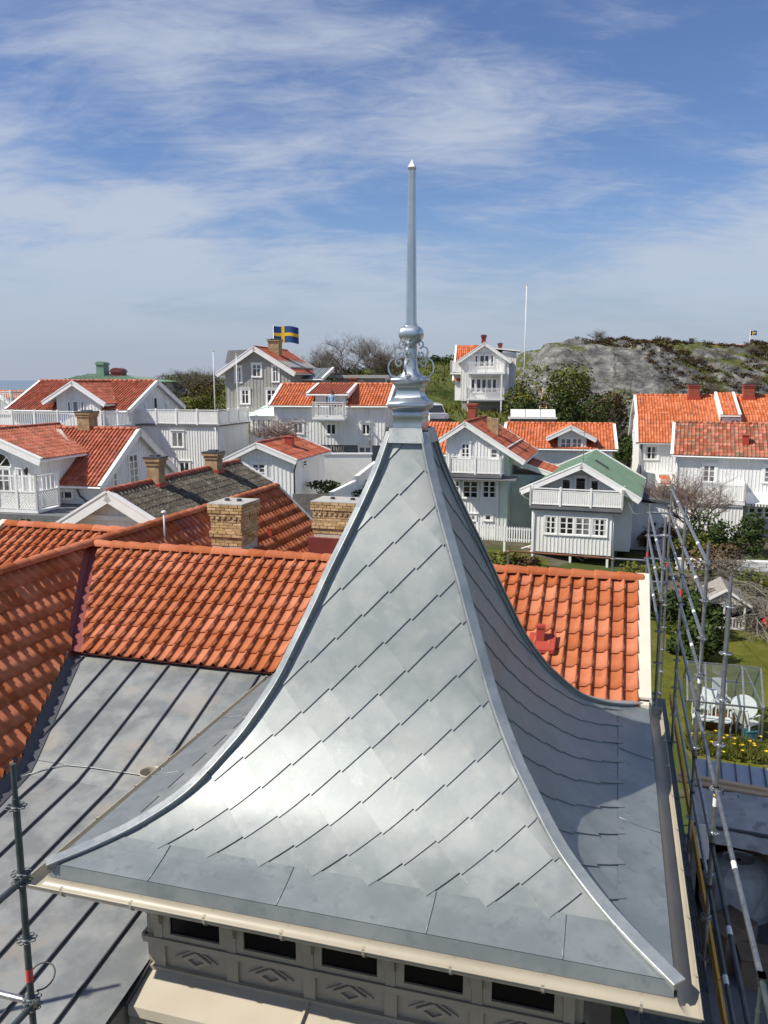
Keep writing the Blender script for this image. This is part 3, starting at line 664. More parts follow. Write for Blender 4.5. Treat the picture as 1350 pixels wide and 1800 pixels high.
# ---- chimneys in yellow brick, brick by brick
def brick_chimney(u0, v0, wu, wv, zb, zt):
    ch = MB(); ch.box(u0 + .012, u0 + wu - .012, v0 + .012, v0 + wv - .012, zb - 1, zt - .01); ch = ch.build('chimney', 'mortar', house)
    bh, bl = .066, .205
    n = int((zt - zb) / bh); bms = {}
    for i in range(n):
        zt_i = zt - i * bh; ex = 0.0
        if i < 3: ex = (.055, .05, .05)[i]
        elif i in (3, 4): ex = .028
        elif i == 5: ex = .008
        elif i == 9: ex = .035
        elif i == n - 4: ex = .03
        if i == 4:                                              # dentil course
            bls = .085; gap = .05
        else: bls = bl; gap = .008
        x0, x1, y0, y1 = u0 - ex, u0 + wu + ex, v0 - ex, v0 + wv + ex
        for a0, a1, fx in ((x0, x1, 0), (y0, y1, 1)):
            L = a1 - a0; pos = a0 + (0 if i % 2 else -bl / 2)
            while pos < a1 - .02:
                p0, p1 = max(a0, pos) + .004, min(a1, pos + bls) - .004; pos += bls + gap
                if p1 - p0 < .03: continue
                kx = (round(p1 - p0, 3), fx)
                jit = random.uniform(-.003, .004)
                if kx not in bms:
                    m = MB()
                    if fx == 0: m.box(0, kx[0], 0, .06, -.028, .028)
                    else: m.box(-.06, 0, 0, kx[0], -.028, .028)
                    bms[kx] = m.mesh('brick', 'brick_yellow')
                o = link('brick', bms[kx], ch)
                o.location = (p0, y0 - jit, zt_i - bh / 2) if fx == 0 else (x1 + jit, p0 + .0, zt_i - bh / 2)
    m = MB(); m.box(u0 - .05, u0 + wu + .05, v0 - .05, v0 + wv + .05, zt - .002, zt + .022); cp = m.build('chimney_top', 'concrete', ch)
    for du in (.28, .68): m = MB(); m.lathe([(.06, 0), (.06, .05), (.045, .055), (.045, .01)], c=(u0 + wu * du, v0 + wv * .5, zt + .02), n=12); m.build('flue', 'seam', ch)
    m = MB(); m.box(u0 - .10, u0 + wu + .10, v0 - .10, v0 + wv + .10, zb - .5, zb - .08); m.build('flashing', 'maroon', ch)
    return ch
c1 = hit(372, 968, (0, 1, 0), 7.9); c2 = hit(425, 972, (0, 1, 0), 7.9); ct = hit(372, 886, (0, 1, 0), 7.9)
brick_chimney(c1.x, 7.9, c2.x - c1.x, .85, .52, ct.z)
c1 = hit(551, 960, (0, 1, 0), 10.6); c2 = hit(640, 965, (0, 1, 0), 10.6); ct = hit(551, 882, (0, 1, 0), 10.6)
brick_chimney(c1.x, 10.6, c2.x - c1.x, .85, .42, ct.z)
# ---- roof fittings
WN, WD = (TW, 0, 1), ZR + TW * UW
pts = [hit(x, y, WN, WD + .075) for x, y in ((303, 917), (343, 905), (383, 937), (376, 968), (357, 972))]
m = MB(); m.prism(pts, (0, 0, -.02)); m.build('flashing_plate', 'maroon', house)
def roof_vent(name, p, w, h, sl):
    m = MB(); m.box(p.x - w, p.x + w, p.y - w * .8, p.y + w * .8, p.z - .15, p.z + h); o = m.build(name, 'red_metal', house)
    m = MB(); m.box(p.x - w * 1.15, p.x + w * 1.15, p.y - w, p.y + w, p.z + h + .012, p.z + h + .05)
    for i in range(3): m.box(p.x - w + i * w * .9, p.x - w + i * w * .9 + .02, p.y - w * .8, p.y - w * .7, p.z + h, p.z + h + .02)
    m.build('vent_hood', 'red_metal', o); return o
p = hit(950, 1128, (0, -TR, 1), ZR - TR * VR + .05); roof_vent('roof_vent', p, .055, .20, TR)
m = MB(); m.frame(p + V((-.16, -.20, -.09)), (.36, 0, 0), (0, .32, .32 * TR), (0, -.01, .03)); m.frame(p + V((-.16, -.21, -.095)), (.36, 0, 0), (0, 0, .05), (0, .03, 0)); m.frame(p + V((.18, -.20, -.08)), (.03, 0, 0), (0, .32, .32 * TR), (0, 0, .05)); m.build('vent_tray', 'red_metal', house)
p = hit(475, 945, WN, WD + .05); roof_vent('roof_vent', p, .05, .2, TW)
p = hit(290, 948, WN, WD + .05); m = MB(); m.tube([p + V((0, 0, -.1)), p + V((0, 0, .56))], .018, 8); m.lathe([(.02, 0), (.055, .01), (.055, .04), (.02, .06)], c=p + V((0, 0, .55)), n=12); m.build('vent_pipe', 'plastic_white', house, True)
# ================================================================== terrain
CTRL = [(0, 0, 0), (10, 15, 0), (15, 34, 0), (11, 42, .4), (6, 46, 1.3), (0, 40, 1.5), (-5, 45, 4.2), (-3, 58, 5.0), (2, 52, 3.2), (-12, 70, 7.0), (9, 80, 7.6), (5, 75, 7.0), (20, 60, .8), (22, 52, .6), (13, 50, .6), (16, 62, 2.0),
        (-25, 58, 3.0), (-18, 42, 2.0), (-16, 26, 0), (-8, 30, 1.0), (40, 60, 1.0), (45, 30, 0), (-40, 20, -2), (30, 82, 4.5), (18, 84, 6.5), (10, 62, 3.0), (-3, 84, 9.6), (5, 100, 12.4), (7, 116, 13.4), (-10, 92, 9.6), (-20, 90, 8.8), (-34, 100, 8.0),
        (-12, 120, 11.0), (14, 125, 13.0), (40, 130, 12.0), (90, 130, 12.0), (60, 90, 5), (-28, 130, 7.0), (-50, 130, 0), (-60, 100, 0), (-70, 160, -7), (-90, 220, -9.5), (-40, 200, -4), (-10, 200, 4), (40, 220, 8), (110, 220, 8), (120, 60, 0), (-90, 60, -6), (-60, 40, -3), (0, 280, -5), (100, 290, -5), (-100, 290, -10)]
def ground(x, y):
    a = b = 0.0
    for cx, cy, cz in CTRL:
        w_ = 1.0 / ((x - cx) ** 2 + (y - cy) ** 2 + 6.0) ** 1.7
        a += w_ * cz; b += w_
    return a / b
GX = [-140 + 2.6 * i for i in range(112)]; GY = [-20 + 2.6 * i for i in range(122)]
mb = MB(); mb.v = [(x, y, ground(x, y) + (.25 * noise.noise(V((x * .15, y * .15, 0))) if y > 75 else 0)) for y in GY for x in GX]; W_ = len(GX)
for j in range(len(GY) - 1):
    for i in range(W_ - 1): mb.f.append((j * W_ + i, j * W_ + i + 1, (j + 1) * W_ + i + 1, (j + 1) * W_ + i)); mb.var.append(0)
g_ = mb.build('ground', 'hill_grass', None, True, 'structure')
g_.data.materials.append(M['earth'])
for p in g_.data.polygons:
    if p.center.y < 72: p.material_index = 1
mb = MB(); mb.add([(-30000, -3000, -8), (30000, -3000, -8), (30000, 45000, -8), (-30000, 45000, -8)], [(0, 1, 2, 3)]); mb.build('sea', 'water', None, kind='structure')
# bare rock hill
def hillz(x, y):
    f = lambda a, b, t: (lambda q: q * q * (3 - 2 * q))(max(0, min(1, (t - a) / (b - a))))
    wob = 3.0 * noise.noise(V((x * .09, 3.1, 0)))
    face = f(84 + wob, 103 + wob, y + 2.0 * noise.noise(V((x * .15, y * .1, 5))))
    lef = f(14.5, 21.5, x + .25 * (y - 95) * 0 + 1.2 * noise.noise(V((y * .2, 1, 1))))
    top = 14.35 + .9 * noise.noise(V((x * .05, y * .04, 9))) - 1.0 * f(24, 17, x) - .5 * f(60, 110, x)
    z = ground(x, y) - 1.2 + (top - ground(x, y) + 1.2) * face * lef
    am = face * lef
    z += am * (1.15 * noise.fractal(V((x * .16 + y * .03, y * .10, .3)), .9, 2.1, 4) + .7 * abs(noise.noise(V((x * .3 + y * .12, y * .25, 4)))))
    dd_, pp_ = noise.voronoi(V((x * .13 + .04 * y, y * .11, .5))); z += am * 1.5 * (noise.noise(pp_[0] * 3.1) ) * min(1, (dd_[1] - dd_[0]) * 5)
    st = noise.noise(V((x * .12 - y * .08, 7.7, z * .3)))
    q_ = (z + .22 * x - .1 * y) / 1.25; fr_ = q_ - math.floor(q_); z += am * .62 * 1.25 * ((fr_ ** 4) - fr_ + .3)
    q_ = (x * .8 + .35 * z + .5 * y) / 4.2 + .4 * noise.noise(V((x * .1, y * .1, 3))); fr_ = q_ - math.floor(q_); z -= am * .55 * max(0, 1 - min(fr_, 1 - fr_) * 16)
    return z + am * .5 * st - 6 * f(128, 150, y), am
HX = [12 + .42 * i for i in range(250)]; HY = [80 + .42 * i for i in range(115)] + [128.5 + 1.5 * i for i in range(16)]
mb = MB(); am_ = []
for y in HY:
    for x in HX:
        z, a = hillz(x, y); mb.v.append((x, y, z)); am_.append(a)
W_ = len(HX)
for j in range(len(HY) - 1):
    for i in range(W_ - 1):
        q = (j * W_ + i, j * W_ + i + 1, (j + 1) * W_ + i + 1, (j + 1) * W_ + i); mb.f.append(q)
        p = [V(mb.v[k]) for k in q]; nz = (p[1] - p[0]).cross(p[3] - p[0]).normalized().z
        x, y = p[0].x, p[0].y
        hv = (nz - .80) * 1.3 + .35 * noise.noise(V((x * .11, y * .11, 2))) + (.34 if (x > 31 + (108 - y) * .35) else 0) + (.45 if y > 108 else 0) - .06
        mb.var.append(.27 + hv)
mb.build('rock_hill', 'rock', None, True, 'structure')
# ================================================================== house kit
class Hs:
    def __init__(s, name, label, px, Y, th, cat='house', group=None):
        s.O = at(px[0], px[1], Y); t = math.radians(th); s.th = t
        s.ea = V((math.cos(t), -math.sin(t), 0)); s.eb = V((math.sin(t), math.cos(t), 0))
        s.root = empty(name, s.O, -t, label, cat, group)
    def F(s, px, b=0.0):                                         # a pixel met with the plane at depth b of the front wall -> (a, z)
        d = ray(*px); t = ((s.O - CAM).dot(s.eb) + b) / d.dot(s.eb); q = CAM + d * t - s.O; return q.dot(s.ea), q.z
    def Sd(s, px, a):                                            # ... with the side wall at a -> (b, z)
        d = ray(*px); t = ((s.O - CAM).dot(s.ea) + a) / d.dot(s.ea); q = CAM + d * t - s.O; return q.dot(s.eb), q.z
    def gz(s, a, b):
        p = s.O + s.ea * a + s.eb * b; return ground(p.x, p.y) - s.O.z
def battens(m, p, q, z0f, z1f, nrm, step=.24, wd=.045, th=.022):
    p, q = V(p), V(q); L = (q - p).length; d = (q - p) / L; n = max(2, round(L / step)); nrm = V(nrm)
    for i in range(n + 1):
        c = L * i / n; x = p + d * c; z0, z1 = z0f(c), z1f(c)
        if z1 - z0 < .1: continue
        m.frame(V((x.x, x.y, z0)) - d * wd / 2, d * wd, nrm * th, (0, 0, z1 - z0))
def body(h, a0, a1, b0, b1, zb, el, er, ap=None, zr=None, axis='b', wm='white', step=.24, faces='flr', name='wall', bm_=None):
    """walls with a gable: axis b = ridge runs away from the front (el, er: eave heights left and right), axis a = ridge along the front (el front, er back)"""
    ap = ap if ap is not None else ((a0 + a1) / 2 if axis == 'b' else (b0 + b1) / 2)
    zr = zr if zr is not None else max(el, er)
    m = MB()
    if axis == 'b': m.prism([(a0, b0, zb), (a1, b0, zb), (a1, b0, er), (ap, b0, zr), (a0, b0, el)], (0, b1 - b0, 0))
    else: m.prism([(a0, b0, zb), (a0, b1, zb), (a0, b1, er), (a0, ap, zr), (a0, b0, el)], (a1 - a0, 0, 0))
    o = m.build(name, wm, h.root)
    m = MB(); lin = lambda x, p: (lambda t: t)(0)
    def top_b(c):
        x = a0 + c
        return el + (zr - el) * (x - a0) / max(ap - a0, 1e-3) if x < ap else zr + (er - zr) * (x - ap) / max(a1 - ap, 1e-3)
    def top_a(c):
        x = b0 + c
        return el + (zr - el) * (x - b0) / max(ap - b0, 1e-3) if x < ap else zr + (er - zr) * (x - ap) / max(b1 - ap, 1e-3)
    z0 = lambda c: zb
    if 'f' in faces: battens(m, (a0, b0, 0), (a1, b0, 0), z0, (top_b if axis == 'b' else (lambda c: el)), (0, -1, 0), step)
    if 'r' in faces: battens(m, (a1, b0, 0), (a1, b1, 0), z0, (top_a if axis == 'a' else (lambda c: er)), (1, 0, 0), step)
    if 'l' in faces: battens(m, (a0, b0, 0), (a0, b1, 0), z0, (top_a if axis == 'a' else (lambda c: el)), (-1, 0, 0), step)
    if m.v: m.build('cladding_battens', wm, o, kind='stuff')
    return o
def slope(h, r0, r1, dv, tm='tile_orange', tw=.21, tl=.36, ends=(1, 1), bw=.20, trim='white_trim', th=.10, gutter=True, sheet=None, seam=.5, name='roof'):
    """roof plane from ridge r0-r1, falling along the full vector dv"""
    r0, r1, dv = V(r0), V(r1), V(dv); ua = (r1 - r0).normalized(); La = (r1 - r0).length; ud = dv.normalized(); Ld = dv.length
    un = ua.cross(ud)
    if un.z < 0: un = -un
    m = MB(); m.frame(r0 - un * th, ua * La, ud * Ld, un * th); o = m.build(name, trim if not sheet else sheet, h.root)
    m = MB()
    if sheet:
        n = max(1, round(La / seam))
        for i in range(n + 1): m.bar(r0 + ua * (La * i / n) + un * .012, r0 + ua * (La * i / n) + dv + un * .012, .03, .03, up=un)
        m.build('roof_seams', sheet, o, kind='stuff')
    else:
        tile_sheet(m, r0 + un * .02, ua, ud, un, La, Ld, tw, tl); m.build('roof_tiles', tm, o, False, 'stuff')
    for e, p, sg in ((ends[0], r0, -1), (ends[1], r1, 1)):
        if e:
            m = MB(); m.frame(p - un * (bw) + ua * (sg * .0), ua * (sg * .05), dv + ud * .03, un * (bw + .02)); m.frame(p + un * .018 - ua * sg * .12, ua * (sg * .19), dv + ud * .02, un * .07); m.build('bargeboard', trim, o)
    if gutter:
        m = MB(); e0 = r0 + dv + ud * .04 - un * .07; m.tube([e0, e0 + ua * La], .055, 6); m.build('gutter', trim, o)
    return o
def ridge_caps(h, p, q, tm='tile_orange', r=.12):
    m = MB(); p, q = V(p), V(q); n = max(2, round((q - p).length / .38)); d = (q - p) / n
    for i in range(n): m.cv = random.random(); m.tube([p + d * i, p + d * (i + 1.08)], [r, r * .85], 8)
    m.build('ridge_tiles', tm, h.root, True, 'stuff')
WR = random.Random(11)
def window(h, a0, a1, z0, z1, nx=2, ny=1, b=0.0, sidea=None, cas=.10, frame='white_trim', pane='glass', sgn=1, rows=None, name='window', head=True):
    """glazed window on the front plane b, or on the side wall a = sidea"""
    m = MB()
    def bx(m, x0, x1, o0, o1, y0, y1):
        if sidea is None: m.box(x0, x1, b - o1, b - o0, y0, y1)
        else:
            u0, u1 = sorted((sidea + sgn * o0, sidea + sgn * o1)); m.box(u0, u1, x0, x1, y0, y1)
    bx(m, a0 - cas, a0, -.02, .055, z0 - .02, z1); bx(m, a1, a1 + cas, -.02, .055, z0 - .02, z1); bx(m, a0 - cas, a1 + cas, -.02, .058, z1, z1 + cas)
    if head: bx(m, a0 - cas - .05, a1 + cas + .05, -.02, .10, z1 + cas, z1 + cas + .035)
    bx(m, a0 - cas, a1 + cas, -.02, .075, z0 - .08, z0 - .0)
    fw = .045; dx = (a1 - a0) / nx; dz = (z1 - z0)
    for i in range(nx + 1):
        c = a0 + dx * i; bx(m, max(a0, c - fw), min(a1, c + fw), -.01, .042, z0, z1)
    for y in ([z0, z1] + ([z0 + dz * r for r in rows] if rows else [z0 + dz * k / ny for k in range(1, ny)])):
        f2 = fw if y in (z0, z1) else fw * .5
        bx(m, a0, a1, -.01, .040, max(z0, y - f2), min(z1, y + f2))
    o = m.build(name, frame, h.root)
    if pane == 'glass' and WR.random() < .28: pane = 'glass_pale'
    m = MB(); bx(m, a0, a1, -.02, .027, z0, z1); p_ = m.build('pane', pane, o)
    if pane == 'glass' and a1 - a0 > .45 and WR.random() < .45:
        m = MB(); cw = (a1 - a0) * WR.uniform(.10, .2); bx(m, a0 + .03, a0 + .03 + cw, .0, .029, z0, z1); bx(m, a1 - .03 - cw, a1 - .03, .0, .029, z0, z1); m.build('curtains', 'curtain', o, kind='stuff')
    return o
def winF(h, zf, x0, y0, x1, y1, nx=2, ny=1, b=0.0, **k):
    a0, z1 = h.F(zf(x0, y0), b); a1, z0 = h.F(zf(x1, y1), b); return window(h, a0, a1, z0, z1, nx, ny, b, **k)
def winS(h, zf, x0, y0, x1, y1, a, nx=1, ny=1, **k):
    b0, z1 = h.Sd(zf(x0, y0), a); b1, z0 = h.Sd(zf(x1, y1), a); return window(h, min(b0, b1), max(b0, b1), z0, z1, nx, ny, sidea=a, **k)
def railing(h, pts, z, ht=.95, parent=None, step=.13, solid=False, post=1.6, mt_='white_trim', bw=.045):
    m = MB()
    for p, q in zip(pts[:-1], pts[1:]):
        p, q = V((p[0], p[1], z)), V((q[0], q[1], z)); L = (q - p).length; d = (q - p) / L; u = V((0, 0, 1))
        m.bar(p + u * ht, q + u * ht, .09, .05); m.bar(p + u * .10, q + u * .10, .05, .06); m.bar(p + u * (ht - .12), q + u * (ht - .12), .04, .05)
        n = max(1, round(L / post))
        for i in range(n + 1): c = p + d * (L * i / n); m.box(c.x - .05, c.x + .05, c.y - .05, c.y + .05, z - .02, z + ht + .10)
        n = max(1, round(L / step))
        for i in range(n): c = p + d * (L * (i + .5) / n); m.bar(c + u * .1, c + u * (ht - .1), bw if not solid else step * .86, .022, up=d.cross(u))
    return m.build('railing', mt_, parent or h.root)
def balcony(h, a0, a1, b0, b1, z, ht=.95, step=.13, solid=False, brackets=True, sides='lfr', slab='white_trim'):
    m = MB(); m.box(a0, a1, b0, b1, z - .16, z); m.box(a0 + .1, a1 - .1, b0 + .05, b1, z - .28, z - .162); o = m.build('balcony', slab, h.root)
    pts = ([(a0 + .05, b1)] if 'l' in sides else []) + [(a0 + .05, b0 + .05), (a1 - .05, b0 + .05)] + ([(a1 - .05, b1)] if 'r' in sides else [])
    railing(h, pts, z, ht, o, step, solid); return o
def chimney(h, a, b, wa, wb, z0, z1, mt_='brick_far', cap='seam', name='chimney'):
    m = MB(); m.box(a - wa / 2, a + wa / 2, b - wb / 2, b + wb / 2, z0, z1 - .25)
    e = .04; m.box(a - wa / 2 - e, a + wa / 2 + e, b - wb / 2 - e, b + wb / 2 + e, z1 - .25, z1 - .12); m.box(a - wa / 2 - 2 * e, a + wa / 2 + 2 * e, b - wb / 2 - 2 * e, b + wb / 2 + 2 * e, z1 - .12, z1)
    o = m.build(name, mt_, h.root)
    if cap: m = MB(); m.box(a - wa / 2 - .1, a + wa / 2 + .1, b - wb / 2 - .1, b + wb / 2 + .1, z1, z1 + .04); m.box(a - wa * .3, a + wa * .3, b - wb * .3, b + wb * .3, z1 + .04, z1 + .10); m.build('chimney_cap', cap, o)
    m = MB(); m.box(a - wa / 2 - .06, a + wa / 2 + .06, b - wb / 2 - .06, b + wb / 2 + .06, z0, z0 + .45); m.build('flashing', 'red_metal', o)
    return o
def pipe(h, pts, r=.04, mt_='white_trim', name='downpipe'): m = MB(); m.tube(pts, r, 6); return m.build(name, mt_, h.root, True)
def gable_roof_b(h, a0, a1, ap, zr, zl, zrr, b0, b1, ohe=.35, ohg=.35, tm='tile_orange', ends=(1, 1), only='lr', **k):
    """two planes, ridge along b"""
    tl_ = V((a0 - ap, 0, zl - zr)); tr_ = V((a1 - ap, 0, zrr - zr)); up = .12
    r0, r1 = (ap, b0 - ohg, zr + up), (ap, b1 + ohg, zr + up); res = []
    if 'l' in only: res.append(slope(h, r0, r1, tl_ * (1 + ohe / abs(tl_.x)), tm, ends=ends, **k))
    if 'r' in only: res.append(slope(h, r0, r1, tr_ * (1 + ohe / abs(tr_.x)), tm, ends=ends, **k))
    if not k.get('sheet'): ridge_caps(h, (ap, b0 - ohg, zr + up + .03), (ap, b1 + ohg, zr + up + .03), tm)
    return res
def gable_roof_a(h, b0, b1, bp, zr, zf, zbk, a0, a1, ohe=.35, ohg=.3, tm='tile_orange', ends=(1, 1), only='fb', **k):
    tf = V((0, b0 - bp, zf - zr)); tb = V((0, b1 - bp, zbk - zr)); up = .12
    r0, r1 = (a0 - ohg, bp, zr + up), (a1 + ohg, bp, zr + up); res = []
    if 'f' in only: res.append(slope(h, r0, r1, tf * (1 + ohe / abs(tf.y)), tm, ends=ends, **k))
    if 'b' in only: res.append(slope(h, r0, r1, tb * (1 + ohe / abs(tb.y)), tm, ends=ends, **k))
    if not k.get('sheet'): ridge_caps(h, (a0 - ohg, bp, zr + up + .03), (a1 + ohg, bp, zr + up + .03), tm)
    return res
def gpx(h, apex, left, right, b, ohe=.35, up=.12):
    """gable read at the roof's front edge plane b: wall lines a0, a1, apex, heights"""
    ap, zr = h.F(apex, b); al, zl = h.F(left, b); ar, zrr = h.F(right, b)
    zr -= up; zl -= up; zrr -= up
    fl = ohe / (ap - al); fr = ohe / (ar - ap)
    return al + ohe, ar - ohe, ap, zr, zl + (zr - zl) * fl, zrr + (zr - zrr) * fr
# ---------------------------------------------------------------- green roofed house with the white balcony
h = Hs('green_roof_house', 'white boarded house with green metal roof and glazed room under its balcony', zC(660, 1345), 44, 19)
aL, _ = h.F(zC(660, 1200)); aR, zf = h.F(zC(1135, 1165)); zb = h.F(zC(900, 1428))[1]
_, ztop = h.F(zC(660, 1150)); bw_ = 1.5
body(h, aL, aR, 0, bw_ + .2, zb, ztop, ztop, faces='flr', step=.2)
A0, A1, AP, ZR_, ZL_, ZRR = gpx(h, zC(955, 897), zC(590, 1050), zC(1303, 1108), bw_ - 1.0, .5)
body(h, A0 + .2, A1, bw_, bw_ + 7.6, zb, ZL_ + .08, ZRR, AP, ZR_, faces='fr', step=.2)
for r in gable_roof_b(h, A0, A1, AP, ZR_, ZL_, ZRR, bw_, bw_ + 7.6, .5, 1.0, sheet='green_roof', seam=.18, bw=.26): pass
balcony(h, aL - .15, aR + .55, -.25, bw_, ztop + .12, .95, .12, solid=True, slab='plinth')
for x0, y0, x1, y1 in ((838, 985, 886, 1053), (1008, 992, 1053, 1058)): winF(h, zC, x0, y0, x1, y1, 1, 1, bw_)
winF(h, zC, 918, 975, 975, 1075, 1, 1, bw_, name='balcony_door')
for x0, x1, y in ((737, 803, 1205), (826, 902, 1210), (920, 999, 1215), (1019, 1099, 1221)): winF(h, zC, x0, y, x1, y + 105, 2, 3, cas=.06, head=False)
m = MB(); a = (A0 + AP) / 2
p = V(((AP + A1) / 2 - .9, bw_ + 3.0, 0)); p.z = ZR_ + .16 + (ZRR - ZR_) * (p.x - AP) / (A1 - AP); m.bar(p + V((0, 0, .06)), p + V((.75, -.25, .06 + (ZRR - ZR_) / (A1 - AP) * .75)), .10, .09); m.build('roof_light', 'seam', h.root)
for t in (0, .5, 1): m = MB(); x = aL + .15 + (aR - aL - .3) * t; m.box(x - .06, x + .06, .05, .17, h.gz(x, 0) - .4, zb); m.build('stilt', 'white', h.root)
m = MB(); m.box(aL + .3, aR + .2, 2.0, 8, h.gz(aL, 1) - .5, zb); m.build('plinth', 'plinth', h.root)
m = MB(); m.tube([(AP + .05, bw_ - .9, ZR_ - .5), (AP + .05, bw_ - .9, ZR_ + 1.9)], .02, 5); m.bar((AP - .25, bw_ - .9, ZR_ + 1.8), (AP + .35, bw_ - .9, ZR_ + 1.8), .02, .02); m.bar((AP - .15, bw_ - .9, ZR_ + 1.55), (AP + .25, bw_ - .9, ZR_ + 1.55), .02, .02); m.build('aerial', 'steel', h.root)
pipe(h, [(A0 - .45, bw_ - .9, ZL_ - .35), (A0 - .3, bw_ - .5, ZL_ - .6), (A0 + .3, bw_ - .1, ZL_ - .9), (aL + .05, -.1, ztop), (aL + .05, -.08, zb)])
pipe(h, [(aR + .08, .2, ztop), (aR + .08, .2, h.gz(aR, 0))])
# side annex, right
m = MB(); bA = h.F(zC(1255, 1130), 5)[0]; m.box(A1, A1 + 1.9, bw_ + 3.0, bw_ + 7.4, h.gz(A1, 5) - .5, ZRR - .9); o = m.build('annex_wall', 'white', h.root); m = MB(); battens(m, (A1, bw_ + 3, 0), (A1 + 1.9, bw_ + 3, 0), lambda c: h.gz(A1, 5), lambda c: ZRR - .9, (0, -1, 0), .2); m.build('cladding_battens', 'white', o, kind='stuff')
slope(h, (A1, bw_ + 2.8, ZRR - .5), (A1, bw_ + 7.5, ZRR - .5), (2.15, 0, -.35), sheet='plinth', ends=(0, 0), name='annex_roof')
# ---------------------------------------------------------------- white house with balcony, left of it
h = Hs('balcony_house', 'tall white boarded house with long roof, open balcony and red brick chimney', zC(200, 1290), 47, 16)
A0, A1, AP, ZR_, ZL_, ZRR = gpx(h, zC(262, 652), zC(105, 755), zC(615, 885), -.35, .4)
aw = h.F(zC(470, 900))[0]; zb = h.F(zC(470, 1290))[1] - 1.0
zw = ZR_ + (ZRR - ZR_) * (aw - AP) / (A1 - AP)
body(h, A0, aw, 0, 7, zb, ZL_, zw, AP, ZR_, faces='f', step=.2)
m = MB(); m.prism([(aw, 0, zb), (aw, 7, zb), (aw, 7, zw), (aw, 0, zw)], (A1 - aw - .6, 0, 0)); o = m.build('side_wall', 'greenish', h.root)
m = MB(); battens(m, (aw, 0, 0), (A1 - .6, 0, 0), lambda c: zb, lambda c: zw - .55 * c - .12, (0, -1, 0), .2); m.build('cladding_battens', 'greenish', o, kind='stuff')
slope(h, (AP, -.35, ZR_ + .12), (AP, 7.3, ZR_ + .12), V((A1 - AP, 0, ZRR - ZR_)) * (1 + .4 / (A1 - AP)), 'tile_red', tl=.62, tw=.42)
slope(h, (AP, -.35, ZR_ + .12), (AP, 7.3, ZR_ + .12), V((A0 - AP, 0, ZL_ - ZR_)) * (1 + .4 / (AP - A0)), 'tile_red')
ridge_caps(h, (AP, -.35, ZR_ + .15), (AP, 7.3, ZR_ + .15), 'tile_red')
a_, z_ = h.F(zC(230, 650), 3.4); a2_, _ = h.F(zC(40, 650), 3.4)
slope(h, (a2_ - .3, 3.4, z_), (a_, 3.4, z_), (0, -2.6, -1.75), 'tile_orange', ends=(1, 0)); slope(h, (a2_ - .3, 3.4, z_), (a_, 3.4, z_), (0, 2.8, -1.9), 'tile_orange', ends=(1, 0))
m = MB(); m.box(a2_ - .1, A0 + .3, 1.0, 6, zb, z_ - 1.75); m.build('left_wall', 'white', h.root)
bl, zl_ = h.F(zC(165, 955), -1.0); br_, _ = h.F(zC(478, 955), -1.0)
o = balcony(h, bl, br_, -1.0, 0, zl_, 1.0, .2, solid=True, slab='plinth')
m = MB(); m.frame((bl - .1, -1.1, zl_ - .3), (br_ - bl + .9, 0, 0), (0, 1.1, .12), (0, 0, .05)); m.build('canopy', 'plinth', h.root)
winF(h, zC, 243, 775, 287, 864, 2, 3); winF(h, zC, 415, 808, 453, 866, 1, 2)
for x0, x1 in ((205, 226), (252, 336), (364, 447)): winF(h, zC, x0, 995, x1, 1098, 2 if x1 - x0 > 30 else 1, 3, -.03, cas=.08)
winF(h, zC, 382, 1200, 415, 1230, 1, 1, cas=.14); winF(h, zC, 300, 1200, 322, 1230, 1, 1)
c_, zc_ = h.F(zC(305, 640), 4.5); _, zt_ = h.F(zC(305, 537), 4.5); w_ = h.F(zC(335, 600), 4.5)[0] - h.F(zC(277, 600), 4.5)[0]
chimney(h, c_, 4.5, w_ * .8, .7, zc_ - .6, zt_, 'brick_red', None)
c_, zc_ = h.F(zC(440, 720), 2.6); m = MB(); m.box(c_ - .2, c_ + .2, 2.4, 2.9, zc_ - .4, zc_ + .95); m.box(c_ - .5, c_ - .22, 2.5, 2.8, zc_, zc_ + 1.0); m.build('chimney', 'brick_far', h.root)
# annex between the two houses
aX = A1 - .5; m = MB(); m.box(A1 - .6, A1 + 2.0, 2.2, 6, zb, ZRR - 1.15); o = m.build('annex_wall', 'greenish', h.root); m = MB(); battens(m, (A1 - .6, 2.2, 0), (A1 + 2.0, 2.2, 0), lambda c: zb, lambda c: ZRR - 1.15, (0, -1, 0), .2); m.build('cladding_battens', 'greenish', o, kind='stuff')
slope(h, (A1 - .7, 2.0, ZRR - .25), (A1 - .7, 6.1, ZRR - .25), (3.0, 0, -.95), 'tile_dark', name='annex_roof')
# ---------------------------------------------------------------- orange roofed house behind
h = Hs('dormer_house', 'white house with orange pantiled roof and wide gabled dormer', zC(640, 960), 57, 12)
aL, zr_ = h.F(zC(503, 655), 3.6); aR, _ = h.F(zC(1148, 658), 3.6); _, ze = h.F(zC(900, 815), -.35)
body(h, aL + .3, aR - .3, 0, 7.2, h.gz(4, 0) - 1, ze + .05, ze + .05, 3.6, zr_ - .2, 'a', faces='fr', step=.22)
gable_roof_a(h, 0, 7.2, 3.6, zr_ - .12, ze + .1, ze + .1, aL + .3, aR - .3)
A0, A1, AP, Z2, ZL_, ZRR = gpx(h, zC(893, 675), zC(745, 745), zC(1040, 752), -.5, .35)
body(h, A0 + .45, A1 - .3, -.1, 3.2, ze, ZL_ + .25, ZRR + .15, AP, Z2, faces='f', name='dormer_wall'); gable_roof_b(h, A0, A1, AP, Z2, ZL_, ZRR, -.15, 3.0, .35, .35, ends=(1, 0))
for x0, x1 in ((830, 888), (900, 952)): winF(h, zC, x0, 745, x1, 808, 2, 2, -.1, cas=.07, head=False)
